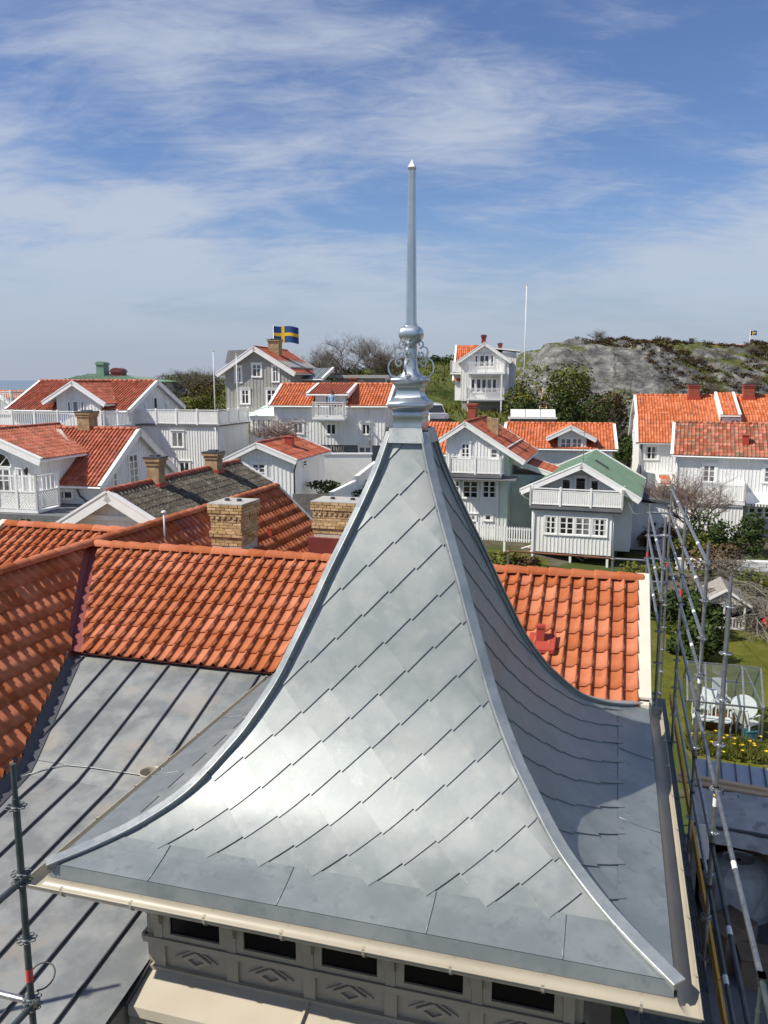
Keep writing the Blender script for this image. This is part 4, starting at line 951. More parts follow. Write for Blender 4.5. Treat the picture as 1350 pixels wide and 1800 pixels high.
winF(h, zC, 850, 885, 915, 960, 2, 1); winF(h, zC, 690, 890, 722, 955, 1, 1)
pipe(h, [(aR - .4, -.3, ze - .1), (aR - .35, -.1, ze - .5), (aR - .35, -.08, -1)])
# ---------------------------------------------------------------- white house on the slope with two balconies
h = Hs('slope_house', 'narrow white house on the slope with two stacked balconies', zC(225, 525), 80, 10)
A0, A1, AP, ZR_, ZL_, ZRR = gpx(h, zC(378, 178), zC(215, 290), zC(537, 290), -.4, .35)
zb = h.F(zC(300, 522))[1]; a1w = h.F(zC(518, 400))[0]
body(h, A0, a1w, 0, 6.5, zb, ZL_, ZRR + .2, AP, ZR_, faces='flr', step=.25)
gable_roof_b(h, A0, A1, AP, ZR_, ZL_, ZRR, 0, 6.5, .35, .4)
m = MB(); m.box(A0 + .1, a1w, .1, 6, h.gz(1, 0) - 3, zb - .01); m.build('plinth', 'concrete', h.root)
for (xa, ya, xb) in ((270, 352, 500), (270, 507, 495)):
    b0_, zz_ = h.F(zC(xa, ya), -1.3); b1_, _ = h.F(zC(xb, ya), -1.3); balcony(h, b0_, b1_, -1.3, 0, zz_, .95, .14)
zlow_ = h.F(zC(270, 507), -1.3)[1]
for x in (280, 478): a_, _ = h.F(zC(x, 400), -1.25); m = MB(); m.box(a_ - .07, a_ + .07, -1.28, -1.14, h.F(zC(x, 600), -1.2)[1], h.F(zC(x, 365), -1.25)[1]); m.build('balcony_post', 'white_trim', h.root)
a_, zz_ = h.F(zC(205, 355), .5); m = MB(); m.box(a_ - .5, A0, .3, 2.5, zz_ - .15, zz_); o = m.build('balcony', 'white_trim', h.root); railing(h, [(A0, .35), (a_ - .45, .35), (a_ - .45, 2.5)], zz_, 1.1, o, solid=True)
for x0, x1 in ((322, 336), (350, 375), (379, 403), (415, 430)): winF(h, zC, x0, 252, x1, 318, 1, 1, cas=.07)
for x0, x1 in ((298, 320), (330, 354), (362, 386), (393, 418), (425, 447)): winF(h, zC, x0, 392, x1, 470, 1, 1, cas=.05)
winS(h, zC, 525, 385, 545, 500, a1w, 1, 1, pane='glass')
a_, zz_ = h.F(zC(345, 192), 5.0); a2_, _ = h.F(zC(208, 192), 5.0)
slope(h, (a2_, 5.0, zz_), (a_ + .5, 5.0, zz_), (0, -3.2, -3.6), 'tile_orange', ends=(1, 0)); slope(h, (a2_, 5.0, zz_), (a_ + .5, 5.0, zz_), (0, 3.2, -2.6), 'tile_orange', ends=(1, 0))
m = MB(); m.box(a2_ + .2, A0 + .2, 2.0, 8, zb, zz_ - 2.4); m.build('rear_wall', 'white', h.root)
a_, zz_ = h.F(zC(445, 208), 3.4); a2_, z2_ = h.F(zC(588, 226), 3.4)
m = MB(); m.box(AP + .6, a2_ - .4, 3.4, 7, h.gz(4, 4) - 1, z2_ - .12); o = m.build('rear_block', 'white', h.root); m = MB(); battens(m, (AP + .6, 3.4, 0), (a2_ - .4, 3.4, 0), lambda c: zb, lambda c: z2_ - .12, (0, -1, 0), .25); m.build('cladding_battens', 'white', o, kind='stuff')
m = MB(); m.frame((AP + .3, 3.1, zz_ - .06), (a2_ - AP - .3, 0, z2_ - zz_), (0, 4.2, 0), (0, 0, .14)); m.build('flat_roof', 'white_trim', h.root)
for x, y, wd in ((373, 135, .42), (470, 183, .36)):
    a_, zz_ = h.F(zC(x, y), 4.5); chimney(h, a_, 4.5, wd, wd, zz_ - (1.6 if x < 400 else 1.0), zz_, 'maroon', 'seam')
# ---------------------------------------------------------------- gambrel house on the right
h = Hs('gambrel_house', 'white gambrel house with bright orange tiles and two brick chimneys', zD(470, 1060), 62, 13)
a0_, zr_ = h.F(zD(448, 560), 4.2); _, zk = h.F(zD(470, 700), 1.5); _, ze = h.F(zD(480, 880), -.3); aw = h.F(zD(476, 950))[0]; a1_ = aw + 22
zb = h.gz(3, 2) - 1.5
m = MB(); pz = [(aw, 0, zb), (aw, 8.4, zb), (aw, 8.4, ze + .1), (aw, 6.9, zk - .15), (aw, 4.2, zr_ - .2), (aw, 1.5, zk - .15), (aw, 0, ze + .1)]; m.prism(pz, (a1_ - aw, 0, 0)); o = m.build('wall', 'white', h.root)
m = MB(); battens(m, (aw, 0, 0), (aw + 12, 0, 0), lambda c: zb, lambda c: ze, (0, -1, 0), .24); m.build('cladding_battens', 'white', o, kind='stuff')
slope(h, (aw - .25, 4.2, zr_), (a1_, 4.2, zr_), (0, -2.75, zk - zr_), 'tile_orange', ends=(1, 0), gutter=False)
slope(h, (aw - .25, 1.45, zk + .02), (a1_, 1.45, zk + .02), (0, -1.85, ze - zk), 'tile_orange', ends=(1, 0), name='lower_roof')
slope(h, (aw - .25, 4.2, zr_), (a1_, 4.2, zr_), (0, 2.75, zk - zr_), 'tile_orange', ends=(1, 0), gutter=False); slope(h, (aw - .25, 6.95, zk), (a1_, 6.95, zk), (0, 1.85, ze - zk), 'tile_orange', ends=(1, 0))
ridge_caps(h, (aw - .25, 4.2, zr_ + .03), (a1_, 4.2, zr_ + .03))
for x0, x1 in ((806, 893), (1177, 1263)):
    c0, zt_ = h.F(zD(x0, 485), 4.0); c1_, _ = h.F(zD(x1, 485), 4.0); chimney(h, (c0 + c1_) / 2, 4.0, (c1_ - c0) * .85, .8, zr_ - .5, zt_, 'brick_red', 'seam')
c0, z1_ = h.F(zD(1035, 570), .9); c1_, _ = h.F(zD(1165, 570), .9); zd = h.F(zD(1100, 712), .6)[1]
m = MB(); m.box(c0 + .1, c1_ - .05, .7, 3, zk - 2, zd + .05); m.build('dormer_wall', 'white', h.root)
slope(h, (c0, 3.9, zr_ + .25), (c1_, 3.9, zr_ + .25), (0, -3.4, zd - zr_ - .05), 'tile_orange', ends=(1, 1), bw=.5, name='dormer_roof'); winF(h, zD, 1095, 724, 1160, 742, 2, 1, .7, cas=.06)
winF(h, zD, 520, 905, 597, 992, 2, 2, cas=.16); pipe(h, [(aw + .15, -.1, ze - .1), (aw + .15, -.1, zb)], .05, 'seam')
m = MB(); m.box(aw + .6, aw + 3.6, -1.3, 0, zb, h.F(zD(560, 1090), -1.3)[1]); m.build('porch_wall', 'white', h.root)
wn = h.Sd(zD(445, 700), aw); window(h, wn[0] - .35, wn[0] + .35, h.Sd(zD(445, 805), aw)[1], wn[1], 1, 2, sidea=aw, sgn=-1, pane='glass_pale')
# ---------------------------------------------------------------- house with the mossy tiles in front of it
h = Hs('mossy_tile_house', 'white boarded house with mossy red pantiles and small red roof vent', zD(735, 1400), 53, 20)
aw, zr_ = h.F(zD(716, 745), 3.3); _, ze = h.F(zD(800, 972), -.35); a1_ = aw + 16; zb = h.gz(3, 0) - 1
body(h, aw + .25, a1_, 0, 6.6, zb, ze + .1, ze + .1, 3.3, zr_ - .15, 'a', faces='fl', step=.22)
gable_roof_a(h, 0, 6.6, 3.3, zr_ - .12, ze + .12, ze + .12, aw + .25, a1_, tm='tile_moss', tw=.24, tl=.40)
c_, zc_ = h.F(zD(1195, 900), 1.0); _, zt_ = h.F(zD(1195, 832), 1.0); m = MB(); m.box(c_ - .2, c_ + .2, .8, 1.3, zc_ - .3, zt_); m.box(c_ - .25, c_ + .25, .75, 1.35, zt_, zt_ + .05); m.build('roof_vent', 'red_metal', h.root)
winF(h, zD, 915, 1033, 985, 1145, 2, 3, cas=.16, pane='glass_pale'); winF(h, zD, 1330, 1045, 1395, 1150, 2, 3, cas=.16, pane='glass_pale')
for x0, x1 in ((1222, 1258), (1270, 1318), (1330, 1372)): winF(h, zD, x0, 1290, x1, 1388, 1, 3, -.6, cas=.05, head=False)
b0_, zz_ = h.F(zD(840, 1272), -2.0); b1_, _ = h.F(zD(1195, 1275), -2.0); balcony(h, b0_, b1_, -2.0, 0, zz_, 1.15, .12, solid=True)
m = MB(); m.box(b0_ + .1, b1_ - .1, -1.85, 0, zb, zz_ - .3); o = m.build('bay_wall', 'white', h.root); m = MB(); battens(m, (b0_ + .1, -1.85, 0), (b1_ - .1, -1.85, 0), lambda c: zb, lambda c: zz_ - .3, (0, -1, 0), .2); m.build('cladding_battens', 'white', o, kind='stuff')
m = MB(); m.box(b1_ - .1, b1_ + 7, -.6, 0, zb, zz_ - .1); m.build('ground_floor_wall', 'grey_wall', h.root)
m = MB(); m.frame((b1_ + .1, -1.6, zz_ - .1), (7, 0, 0), (0, 1.6, .5), (0, 0, .03)); m.build('awning', 'white_trim', h.root)
m = MB()
for k in range(40): m.frame((b1_ + .1 + k * .175, -1.6, zz_ - .25), (.10, 0, 0), (0, .02, 0), (0, 0, .16))
m.build('awning_fringe', 'white_trim', h.root, kind='stuff')
pipe(h, [(aw + .3, -.1, ze), (aw + .3, -.1, zb)])
# ---------------------------------------------------------------- small porch between
h = Hs('tiled_porch', 'small white porch with orange tiled roof and railing', zD(600, 1290), 55, 12, 'porch')
a1_, zz_ = h.F(zD(700, 1160)); _, zr_ = h.F(zD(650, 1128), 1.0); m = MB(); m.box(.1, a1_, 1.2, 2.6, -1.5, zz_); m.build('wall', 'white', h.root)
slope(h, (0, 1.4, zr_ + .2), (a1_ + .1, 1.4, zr_ + .2), (0, -1.6, zz_ - zr_ - .2), 'tile_orange', name='roof')
railing(h, [(.1, 0), (a1_, 0)], .0, 1.6, step=.15); m = MB(); m.box(0, a1_ + .1, -.1, 1.2, -.3, 0); m.build('floor_slab', 'concrete', h.root)
m = MB(); m.box(.0, a1_, -.05, .1, -2.4, -.3); m.build('foundation', 'concrete', h.root)
# ---------------------------------------------------------------- grey house with the flag behind it
h = Hs('grey_house', 'grey boarded house with steep orange roof and white window frames', zB(120, 600), 70, 11)
A0, A1, AP, ZR_, ZL_, ZRR = gpx(h, zB(290, 203), zB(65, 362), zB(537, 358), -.45, .6)
zb = h.gz(2, 0) - 1; a1w = h.F(zB(510, 450))[0]
body(h, A0 + .1, a1w, 0, 8.2, zb, ZL_ + .1, ZRR + .3, AP, ZR_, faces='fr', wm='grey_wall', step=.3)
gable_roof_b(h, A0, A1, AP, ZR_, ZL_, ZRR, 0, 8.2, .6, .45, tm='tile_red', bw=.3)
c_, zc_ = h.F(zB(418, 245), 3.0); _, zt_ = h.F(zB(418, 160), 3.0); chimney(h, c_, 3.0, .95, .95, zc_ - .6, zt_, 'brick_far', 'seam')
for x0, y0, x1, y1 in ((184, 322, 216, 412), (284, 307, 333, 378), (404, 318, 437, 408), (218, 458, 264, 538), (371, 458, 422, 538)): winF(h, zB, x0, y0, x1, y1, 2, 1, rows=(.66,), cas=.14)
a_, zz_ = h.F(zB(120, 300), 2); a2_, z2_ = h.F(zB(235, 222), 2); m = MB(); m.prism([(a_, 2, zz_), (a_ + .3, 2, z2_), (AP - .3, 2, z2_ + .1), (AP - .3, 2, zz_)], (0, 4, 0)); m.build('dormer', 'zinc_eave', h.root)
a2_, z2_ = h.F(zB(705, 392), 3.5); m = MB(); m.box(a1w, a2_ - .3, 3.5, 7.5, zb, z2_ - .1); m.build('side_wing', 'grey_wall', h.root)
slope(h, (a1w - .2, 7.0, z2_ + 1.0), (a2_, 7.0, z2_ + 1.0), (0, -3.9, -1.0), sheet='zinc_eave', ends=(0, 1), name='side_roof')
for t in (.35, .6): p = V((AP + (A1 - AP) * .55, 8.2 * t + 1.0, 0)); p.z = ZR_ + .2 + (ZRR - ZR_) * .55; s_ = (ZRR - ZR_) / (A1 - AP); m = MB(); m.frame(p, (.6, 0, .6 * s_), (0, .55, 0), (0, 0, .05)); m.build('skylight', 'glass', h.root)
m = MB(); m.box(A0 - .6, a1w, -1.2, 0, zb, h.F(zB(300, 592), -1.2)[1]); m.build('terrace_wall', 'white', h.root)
# ---------------------------------------------------------------- long white house with dormer balcony
h = Hs('long_white_house', 'long white boarded house with orange tiles and a balcony dormer', zB(445, 785), 58, 9)
aL, zr_ = h.F(zB(455, 425), 3.0); aR, _ = h.F(zB(1128, 427), 3.0); _, ze = h.F(zB(700, 558), -.35); zb = h.F(zB(900, 785))[1]
body(h, aL + .3, aR - .3, 0, 6, zb, ze + .1, ze + .1, 3.0, zr_ - .15, 'a', faces='fr', step=.24)
gable_roof_a(h, 0, 6, 3.0, zr_ - .12, ze + .12, ze + .12, aL + .3, aR - .3)
m = MB(); m.box(aL + .35, aR - .35, .12, 5.8, h.gz(4, 0) - 1.5, zb); m.build('basement_wall', 'plinth', h.root)
m = MB()
a0_, _ = h.F(zB(700, 800)); a1_, z0_ = h.F(zB(830, 838))
for i in range(9):
    for j in range(3):
        x = a0_ + (a1_ - a0_) * (i + .5 * (j % 2)) / 9; s_ = (a1_ - a0_) / 9
        m.cv = random.random(); m.prism([(x + .04, .12, zb - (j + 1) * .42 + .03), (x + s_ - random.uniform(0, .1), .12, zb - (j + 1) * .42), (x + s_ - .05, .12, zb - j * .42 - .05), (x + .05, .12, zb - j * .42 - random.uniform(.02, .1))], (0, -random.uniform(.06, .14), 0))
m.build('rubble_stones', 'stone', h.root, kind='stuff')
d0, zd_ = h.F(zB(655, 485), -.1); d1, _ = h.F(zB(835, 485), -.1); zb2 = h.F(zB(700, 562), -.1)[1]
m = MB(); m.box(d0, d1, -.1, 3, zb2 - .3, zd_); o = m.build('dormer_wall', 'white', h.root)
slope(h, (d0 - .5, 2.9, zr_ + .05), (d1 + .25, 2.9, zr_ + .05), (0, -3.4, zd_ - zr_ + .0), 'tile_dark', name='dormer_roof', bw=.25)
winF(h, zB, 717, 497, 773, 560, 2, 1, -.1, name='balcony_door', head=False)
b0_, zz_ = h.F(zB(637, 618), -1.3); b1_, _ = h.F(zB(828, 618), -1.3); balcony(h, b0_, b1_, -1.3, 0, zz_, 1.0, .2, solid=False); BALC = h.O + h.ea * ((b0_ + b1_) / 2 + .1) + h.eb * (-.55) + V((0, 0, zz_))
for x0, y0, x1, y1 in ((528, 655, 582, 715), (724, 660, 777, 720), (930, 660, 984, 720)): winF(h, zB, x0, y0, x1, y1, 2, 1, cas=.12)
winF(h, zB, 917, 795, 985, 830, 2, 1, .12); pipe(h, [(aR - 1.3, -.3, ze), (aR - 1.3, -.07, ze - .3), (aR - 1.3, -.07, zb)])
# glazed veranda with pale green roof, left end
v0, vz = h.F(zB(268, 610), 1.5); v1, _ = h.F(zB(440, 610), 1.5); m = MB(); m.box(v0, v1, 1.5, 4, h.gz(-2, 2) - .6, vz); m.build('veranda_wall', 'white', h.root)
m = MB(); m.prism([(v0 - .2, 1.3, vz), (v1 + .2, 1.3, vz), (v1 - .6, 2.6, vz + .75), (v0 + .9, 2.6, vz + .75)], (0, .02, .03)); m.prism([(v0 - .2, 1.3, vz), (v0 + .9, 2.6, vz + .75), (v0 - .2, 4.1, vz)], (0, 0, .03)); m.build('veranda_roof', 'greenish', h.root)
for i in range(5): x = v0 + .2 + (v1 - v0 - .3) * i / 5; window(h, x, x + (v1 - v0) / 5 - .25, vz - 1.5, vz - .25, 1, 2, 1.5, cas=.04, head=False, pane='glass_pale')
# garden walls in front of it
def wall_thing(name, label, p, q, zt, th, mt_, cap=True, cat='wall', seg=6):
    p, q = V((p[0], p[1], 0)), V((q[0], q[1], 0)); m = MB(); d = (q - p); L = d.length; d /= L; n = V((-d.y, d.x, 0))
    zb_ = min(ground(p.x, p.y), ground(q.x, q.y)) - 1
    m.frame(V((p.x, p.y, zb_)), d * L, n * th, (0, 0, zt - zb_))
    if cap: m.frame(V((p.x, p.y, zt)) - n * .05 - d * .05, d * (L + .1), n * (th + .1), (0, 0, .08))
    return tag(m.build(name, mt_), label, cat)
p, q = at(*zB(700, 850), 52), at(*zB(990, 845), 52); wall_thing('garden_wall', 'white rendered garden wall below the long white house', p, q, at(*zB(850, 840), 52).z, .3, 'white_trim')
p, q = at(*zB(735, 1065), 40), at(*zB(880, 1000), 43)
m = MB(); z0_ = ground(p.x, p.y) - 1
m.prism([V((p.x, p.y, z0_)), V((q.x, q.y, z0_)), at(*zB(875, 995), 43), at(*zB(735, 1062), 40)], (.25, .1, 0)); o = m.build('stair_wall', 'white_trim'); tag(o, 'low sloping white wall beside the small white outbuilding', 'wall')
p, q = at(*zB(885, 990), 43), at(*zB(1000, 880), 49); m = MB(); m.prism([V((p.x, p.y, z0_)), V((q.x, q.y, z0_)), at(*zB(1000, 880), 49), at(*zB(885, 968), 43)], (.25, .1, 0)); o = m.build('stair_wall', 'white_trim'); tag(o, 'taller sloping white wall rising towards the long white house', 'wall')
p, q = at(*zB(520, 1075), 36), at(*zB(740, 1075), 36)
m = MB(); m.frame(V((p.x, p.y, 0)), q - p, (0, .1, 0), (0, 0, p.z + .0)); o = m.build('board_fence', 'timber_grey'); tag(o, 'dark grey board fence behind the yellow brick chimneys', 'fence')
d = (q - p) / 26
for i in range(26): m = MB(); m.frame(V((p.x, p.y - .03, 0)) + d * i, d * .88, (0, .03, 0), (0, 0, p.z + .02)); m.build('board', 'timber_grey', o)
# ---------------------------------------------------------------- small white outbuilding
h = Hs('white_outbuilding', 'small white boarded outbuilding with low orange roof and red vent', zB(135, 1060), 44, 13, 'outbuilding')
A0, A1, AP, ZR_, ZL_, ZRR = gpx(h, zB(305, 778), zB(113, 872), zB(543, 878), -.35, .3)
zb = h.gz(2, 0) - 1.2; a1w = h.F(zB(526, 950))[0]; DP = 5.6
body(h, A0 + .1, a1w, 0, DP, zb, ZL_ + .05, ZRR + .1, AP, ZR_, faces='f', step=.23)
gable_roof_b(h, A0, A1, AP, ZR_, ZL_, ZRR, 0, DP, .3, .35, tm='tile_red', tl=.55, tw=.3)
winF(h, zB, 283, 895, 360, 972, 2, 3, cas=.12); winS(h, zB, 582, 878, 602, 905, a1w, 1, 2, cas=.06)
p = V((AP + (A1 - AP) * .42, 2.6, 0)); p.z = ZR_ + (ZRR - ZR_) * .42; m = MB(); m.box(p.x - .22, p.x + .22, p.y - .22, p.y + .22, p.z - .2, p.z + .62); m.box(p.x - .26, p.x + .26, p.y - .26, p.y + .26, p.z + .62, p.z + .66); m.build('roof_vent', 'red_metal', h.root)
pipe(h, [(A1 + .25, -.2, ZRR - .05), (A1 + .15, -.1, ZRR - .35), (a1w + .06, -.06, ZRR - .6), (a1w + .06, -.06, zb)], .05, 'seam')
# ---------------------------------------------------------------- white house with terraces on the left
h = Hs('terrace_house', 'big white house with orange roof, gabled dormer and roof terrace', zA(800, 600), 55, 14)
aL, zr_ = h.F(zA(238, 405), 3.6); aR, _ = h.F(zA(935, 405), 3.6); _, ze = h.F(zA(600, 585), -.3); a_w = 0.0; zb = h.gz(-3, 0) - 1
a_w = h.F(zA(805, 595), 0)[0]
body(h, aL + .3, aR - .3, 0, 7.2, zb, ze + .1, ze + .1, 3.6, zr_ - .15, 'a', faces='fr', step=.25)
gable_roof_a(h, 0, 7.2, 3.6, zr_ - .12, ze + .12, ze + .12, aL + .3, aR - .3, tm='tile_red')
A0, A1, AP, Z2, ZL_, ZRR = gpx(h, zA(428, 410), zA(250, 530), zA(622, 542), -.9, .45)
body(h, A0 + .35, A1 - .2, -.4, 3.2, ze - 1.5, ZL_ + .2, ZRR + .1, AP, Z2, faces='f', name='dormer_wall'); gable_roof_b(h, A0, A1, AP, Z2, ZL_, ZRR, -.5, 3.2, .45, .4, tm='tile_red', ends=(1, 0))
for x0, x1 in ((402, 422), (432, 468), (482, 500)): winF(h, zA, x0, 525, x1, 598, 1, 1, -.4, cas=.05, head=False)
p0, z0_ = h.F(zA(600, 425), 2.9); p1, z1_ = h.F(zA(672, 515), .9); m = MB(); m.bar((p0, 2.9, z0_ + .05), (p1, .9, z1_ + .05), .25, .08); m.build('valley_flashing', 'cream', h.root)
ar = aR - .3
for x0, y0, x1, y1 in ((857, 548, 866, 598), (908, 503, 934, 592), (978, 538, 988, 590)): winS(h, zA, x0, y0, x1, y1, ar, 1, 1, cas=.07)
# front terrace
t0, tz = h.F(zA(-60, 680), -3.2); t1, _ = h.F(zA(625, 675), -3.2); m = MB(); m.box(t0, t1, -3.2, .1, zb, tz); m.build('terrace', 'white', h.root)
m = MB(); m.box(t0 - .1, t1 + .1, -3.3, .05, tz, tz + .06); m.build('terrace_edge', 'plinth', h.root)
railing(h, [(t0, -3.1), (t1 - .1, -3.1), (t1 - .1, 0)], tz + .06, 1.05, step=.16)
# right block with terrace on top
r0_, rz = h.F(zA(890, 668), 1.0); r1_, _ = h.F(zA(1295, 668), 1.0); m = MB(); m.box(ar, r1_, 1.0, 6.0, zb, rz); o = m.build('right_block', 'white', h.root)
m = MB(); battens(m, (ar, 1.0, 0), (r1_, 1.0, 0), lambda c: zb, lambda c: rz, (0, -1, 0), .2); m.build('cladding_battens', 'white', o, kind='stuff')
m = MB(); m.box(ar, r1_ + .15, .85, 6.1, rz, rz + .08); m.build('terrace_edge', 'plinth', h.root); railing(h, [(ar, 1.0), (r1_, 1.0), (r1_, 6.0)], rz + .08, 1.0, step=.12, solid=True)
winF(h, zA, 1022, 708, 1088, 795, 2, 1, 1.0); winF(h, zA, 1068, 885, 1125, 945, 2, 1, 1.0); pipe(h, [(r1_ - .2, .9, rz - .05), (r1_ - .12, .93, rz - .4), (r1_ - .12, .93, zb)])
# ---------------------------------------------------------------- house with arched window and lattice balcony
h = Hs('lattice_balcony_house', 'white house with red roof, lattice balcony and arched window', zA(572, 1035), 39, 14)
aL = h.F(zA(-300, 690), 3.4)[0]; aR, zr_ = h.F(zA(828, 692), 3.4); _, ze = h.F(zA(420, 1026), -.35); zb = h.gz(-3, 0) - 2
body(h, aL, aR - .3, 0, 6.8, zb, ze + .1, ze + .1, 3.4, zr_ - .15, 'a', faces='fr', step=.22)
gable_roof_a(h, 0, 6.8, 3.4, zr_ - .12, ze + .12, ze + .12, aL, aR - .3, tm='tile_red', ends=(0, 1), bw=.25)
ar = aR - .3
for x0, y0, x1, y1, nx, ny in ((762, 845, 818, 1003, 2, 4), (668, 952, 693, 1028, 1, 2), (882, 898, 908, 975, 1, 2)): winS(h, zA, x0, y0, x1, y1, ar, nx, ny, pane='glass_pale')
winF(h, zA, 332, 1055, 432, 1103, 2, 1); pipe(h, [(-.9, -.3, ze), (-.85, -.15, ze - .5), (-.35, -.08, ze - .9), (-.35, -.08, zb)], .05, 'seam')
bf = -1.5                                                        # cross gable
A1, zer = h.F(zA(243, 905), bf - .5); AP, zap = h.F(zA(-130, 700), bf - .5); zap -= .15
body(h, 2 * AP - A1 + .4, A1 - .4, bf, 3.4, zb, zer + .35, zer + .35, AP, zap - .1, faces='fr', step=.2, name='gable_wall')
gable_roof_b(h, 2 * AP - A1 + .4, A1 - .4, AP, zap, zer + .3, zer + .3, bf, 3.6, .4, .5, tm='tile_red', ends=(1, 0), bw=.3)
p0, z0_ = h.F(zA(345, 700), 3.0); p1, z1_ = h.F(zA(435, 835), 1.0); m = MB(); m.bar((p0, 3.0, z0_ + .06), (p1, 1.0, z1_ + .06), .3, .06); m.build('valley_flashing', 'cream', h.root)
winF(h, zA, -60, 925, 68, 1060, 3, 2, bf, cas=.06, head=False, name='balcony_door'); winF(h, zA, 110, 930, 138, 1045, 1, 2, bf, cas=.06)
ac, zc_ = h.F(zA(-2, 912), bf); m = MB(); R_ = h.F(zA(70, 912), bf)[0] - ac
arc = [(ac + R_ * math.cos(math.pi * k / 12), bf - .03, zc_ + R_ * math.sin(math.pi * k / 12)) for k in range(13)]; m.prism(arc, (0, .04, 0)); o = m.build('arched_window', 'glass', h.root)
m = MB(); m.tube(arc, .05, 5); [m.bar((ac, bf - .04, zc_), (ac + R_ * math.cos(t), bf - .04, zc_ + R_ * math.sin(t)), .05, .04) for t in (.8, 1.57, 2.34)]; m.bar(arc[0], arc[-1], .06, .08); m.build('window_frame', 'white_trim', o)
b0_, zz_ = h.F(zA(-120, 1160), bf - 1.6); b1_, _ = h.F(zA(222, 1135), bf - 1.6)
m = MB(); m.box(b0_, b1_, bf - 1.6, bf, zz_ - .12, zz_); o = m.build('balcony', 'white_trim', h.root)
lat = MB(); H_ = 1.55
def lattice(m, p, q, z):
    p, q = V((p[0], p[1], z)), V((q[0], q[1], z)); L = (q - p).length; d = (q - p) / L; u = V((0, 0, 1)); n = max(1, round(L / 1.2)); w_ = L / n
    for i in range(n + 1): c = p + d * (w_ * i); m.box(c.x - .05, c.x + .05, c.y - .05, c.y + .05, z, z + H_ + .1)
    for zz in (.08, .85, H_): m.bar(p + u * zz, q + u * zz, .06, .06)
    k = 0.0
    while k < L + .75:
        for sg in (1, -1):
            t0, t1 = k - .75, k; a_, b_ = max(0, t0), min(L, t1)
            if b_ - a_ > .02:
                za, zb__ = (.1 + (a_ - t0), .1 + (b_ - t0)) if sg > 0 else (.85 - (a_ - t0), .85 - (b_ - t0))
                m.bar(p + d * a_ + u * za, p + d * b_ + u * zb__, .02, .05, up=d.cross(u).cross(d))
        k += .14
    for i in range(int(L / .3)): c = p + d * (.3 * i + .15); m.bar(c + u * .85, c + u * H_, .03, .05, up=d.cross(u))
lattice(lat, (b0_, bf - 1.55), (b1_ - .05, bf - 1.55), zz_); lattice(lat, (b1_ - .05, bf - 1.55), (b1_ - .05, bf), zz_); lat.build('lattice_railing', 'white_trim', o)
m = MB(); m.box(b0_, b1_ + 1.5, bf - 1.9, bf + 1.5, zz_ - .32, zz_ - .14); m.build('canopy', 'plinth', h.root); m = MB(); m.box(b0_, b1_ + .2, bf - 1.4, bf, zb, zz_ - .3); m.build('lower_wall', 'white', h.root)
winF(h, zA, 120, 1215, 195, 1290, 2, 1, bf - 1.4); winF(h, zA, 335, 1180, 385, 1260, 1, 1)
a_, zz2 = h.F(zA(162, 940), bf - .2); m = MB(); m.lathe([(.02, .22), (.10, .14), (.11, .10), (.08, -.12), (.03, -.16)], c=(a_, bf - .3, zz2), n=8); m.bar((a_, bf - .3, zz2 - .16), (a_, bf, zz2 - .3), .03, .03); m.build('wall_lantern', 'black_rubber', h.root)
c_, zt_ = h.F(zA(515, 588), 3.6); _, zc_ = h.F(zA(515, 690), 3.6); w_ = h.F(zA(556, 600), 3.6)[0] - h.F(zA(474, 600), 3.6)[0]; chimney(h, c_, 3.6, w_ * .85, .8, zc_ - .5, zt_, 'brick_far', 'seam')
# ---------------------------------------------------------------- house with old mossy dark tiles
h = Hs('old_tile_house', 'white gabled house with weathered dark tiles and two chimneys', zA(440, 1262), 26, 14)
A0, A1, AP, ZR_, ZL_, ZRR = gpx(h, zA(638, 1068), zA(320, 1268), zA(912, 1240), -.4, .35)
DP = 9.6; body(h, A0, A1, 0, DP, h.gz(0, 0) - .5, ZL_, ZRR, AP, ZR_, faces='f', step=.22)
gable_roof_b(h, A0, A1, AP, ZR_, ZL_, ZRR, 0, DP - .4, .6, .4, tm='tile_old', tw=.22, tl=.3, bw=.28)
ridge_caps(h, (AP, -.4, ZR_ + .16), (AP, DP, ZR_ + .16), 'tile_red', .13)
for px, py, b in ((965, 880, 2.4), (1280, 845, 6.9)):
    c_, zt_ = h.F(zA(px, py), b); wd = .44 if px < 1000 else .52; chimney(h, AP + .12, b, wd, wd, ZR_ - .35, zt_ + (.12), 'brick_far', 'seam')
m = MB(); m.box(A0 + .2, A1 - .2, -.12, 0, ZL_ + .15, ZL_ + .3); m.build('gable_rail', 'white_trim', h.root)
# ---------------------------------------------------------------- far roofs on the left edge
h = Hs('green_hip_house', 'distant building with a green hipped metal roof and two hooded chimneys', zA(330, 405), 82, 8, 'building')
a0_, z0_ = h.F(zA(310, 408)); a1_, _ = h.F(zA(900, 408)); t0, zt_ = h.F(zA(520, 362), 5); t1, _ = h.F(zA(690, 365), 5)
m = MB(); m.add([(a0_, 0, z0_), (a1_, 0, z0_), (a1_, 10, z0_), (a0_, 10, z0_), (t0, 5, zt_), (t1, 5, zt_)], [(0, 1, 5, 4), (1, 2, 5), (2, 3, 4, 5), (3, 0, 4)]); o = m.build('roof', 'green_copper', h.root)
m = MB()
for i in range(1, 24):
    x = a0_ + (a1_ - a0_) * i / 24; t = min(1, (x - a0_) / (t0 - a0_), (a1_ - x) / (a1_ - t1)); m.bar((x, -.02, z0_ + .03), (x, 5 * t, z0_ + (zt_ - z0_) * t + .03), .06, .06)
m.build('roof_seams', 'green_copper', o, kind='stuff')
m = MB(); m.box(a0_ + .4, a1_ - .4, .4, 9.6, h.gz(0, 5) - 1, z0_); m.build('wall', 'white', h.root)
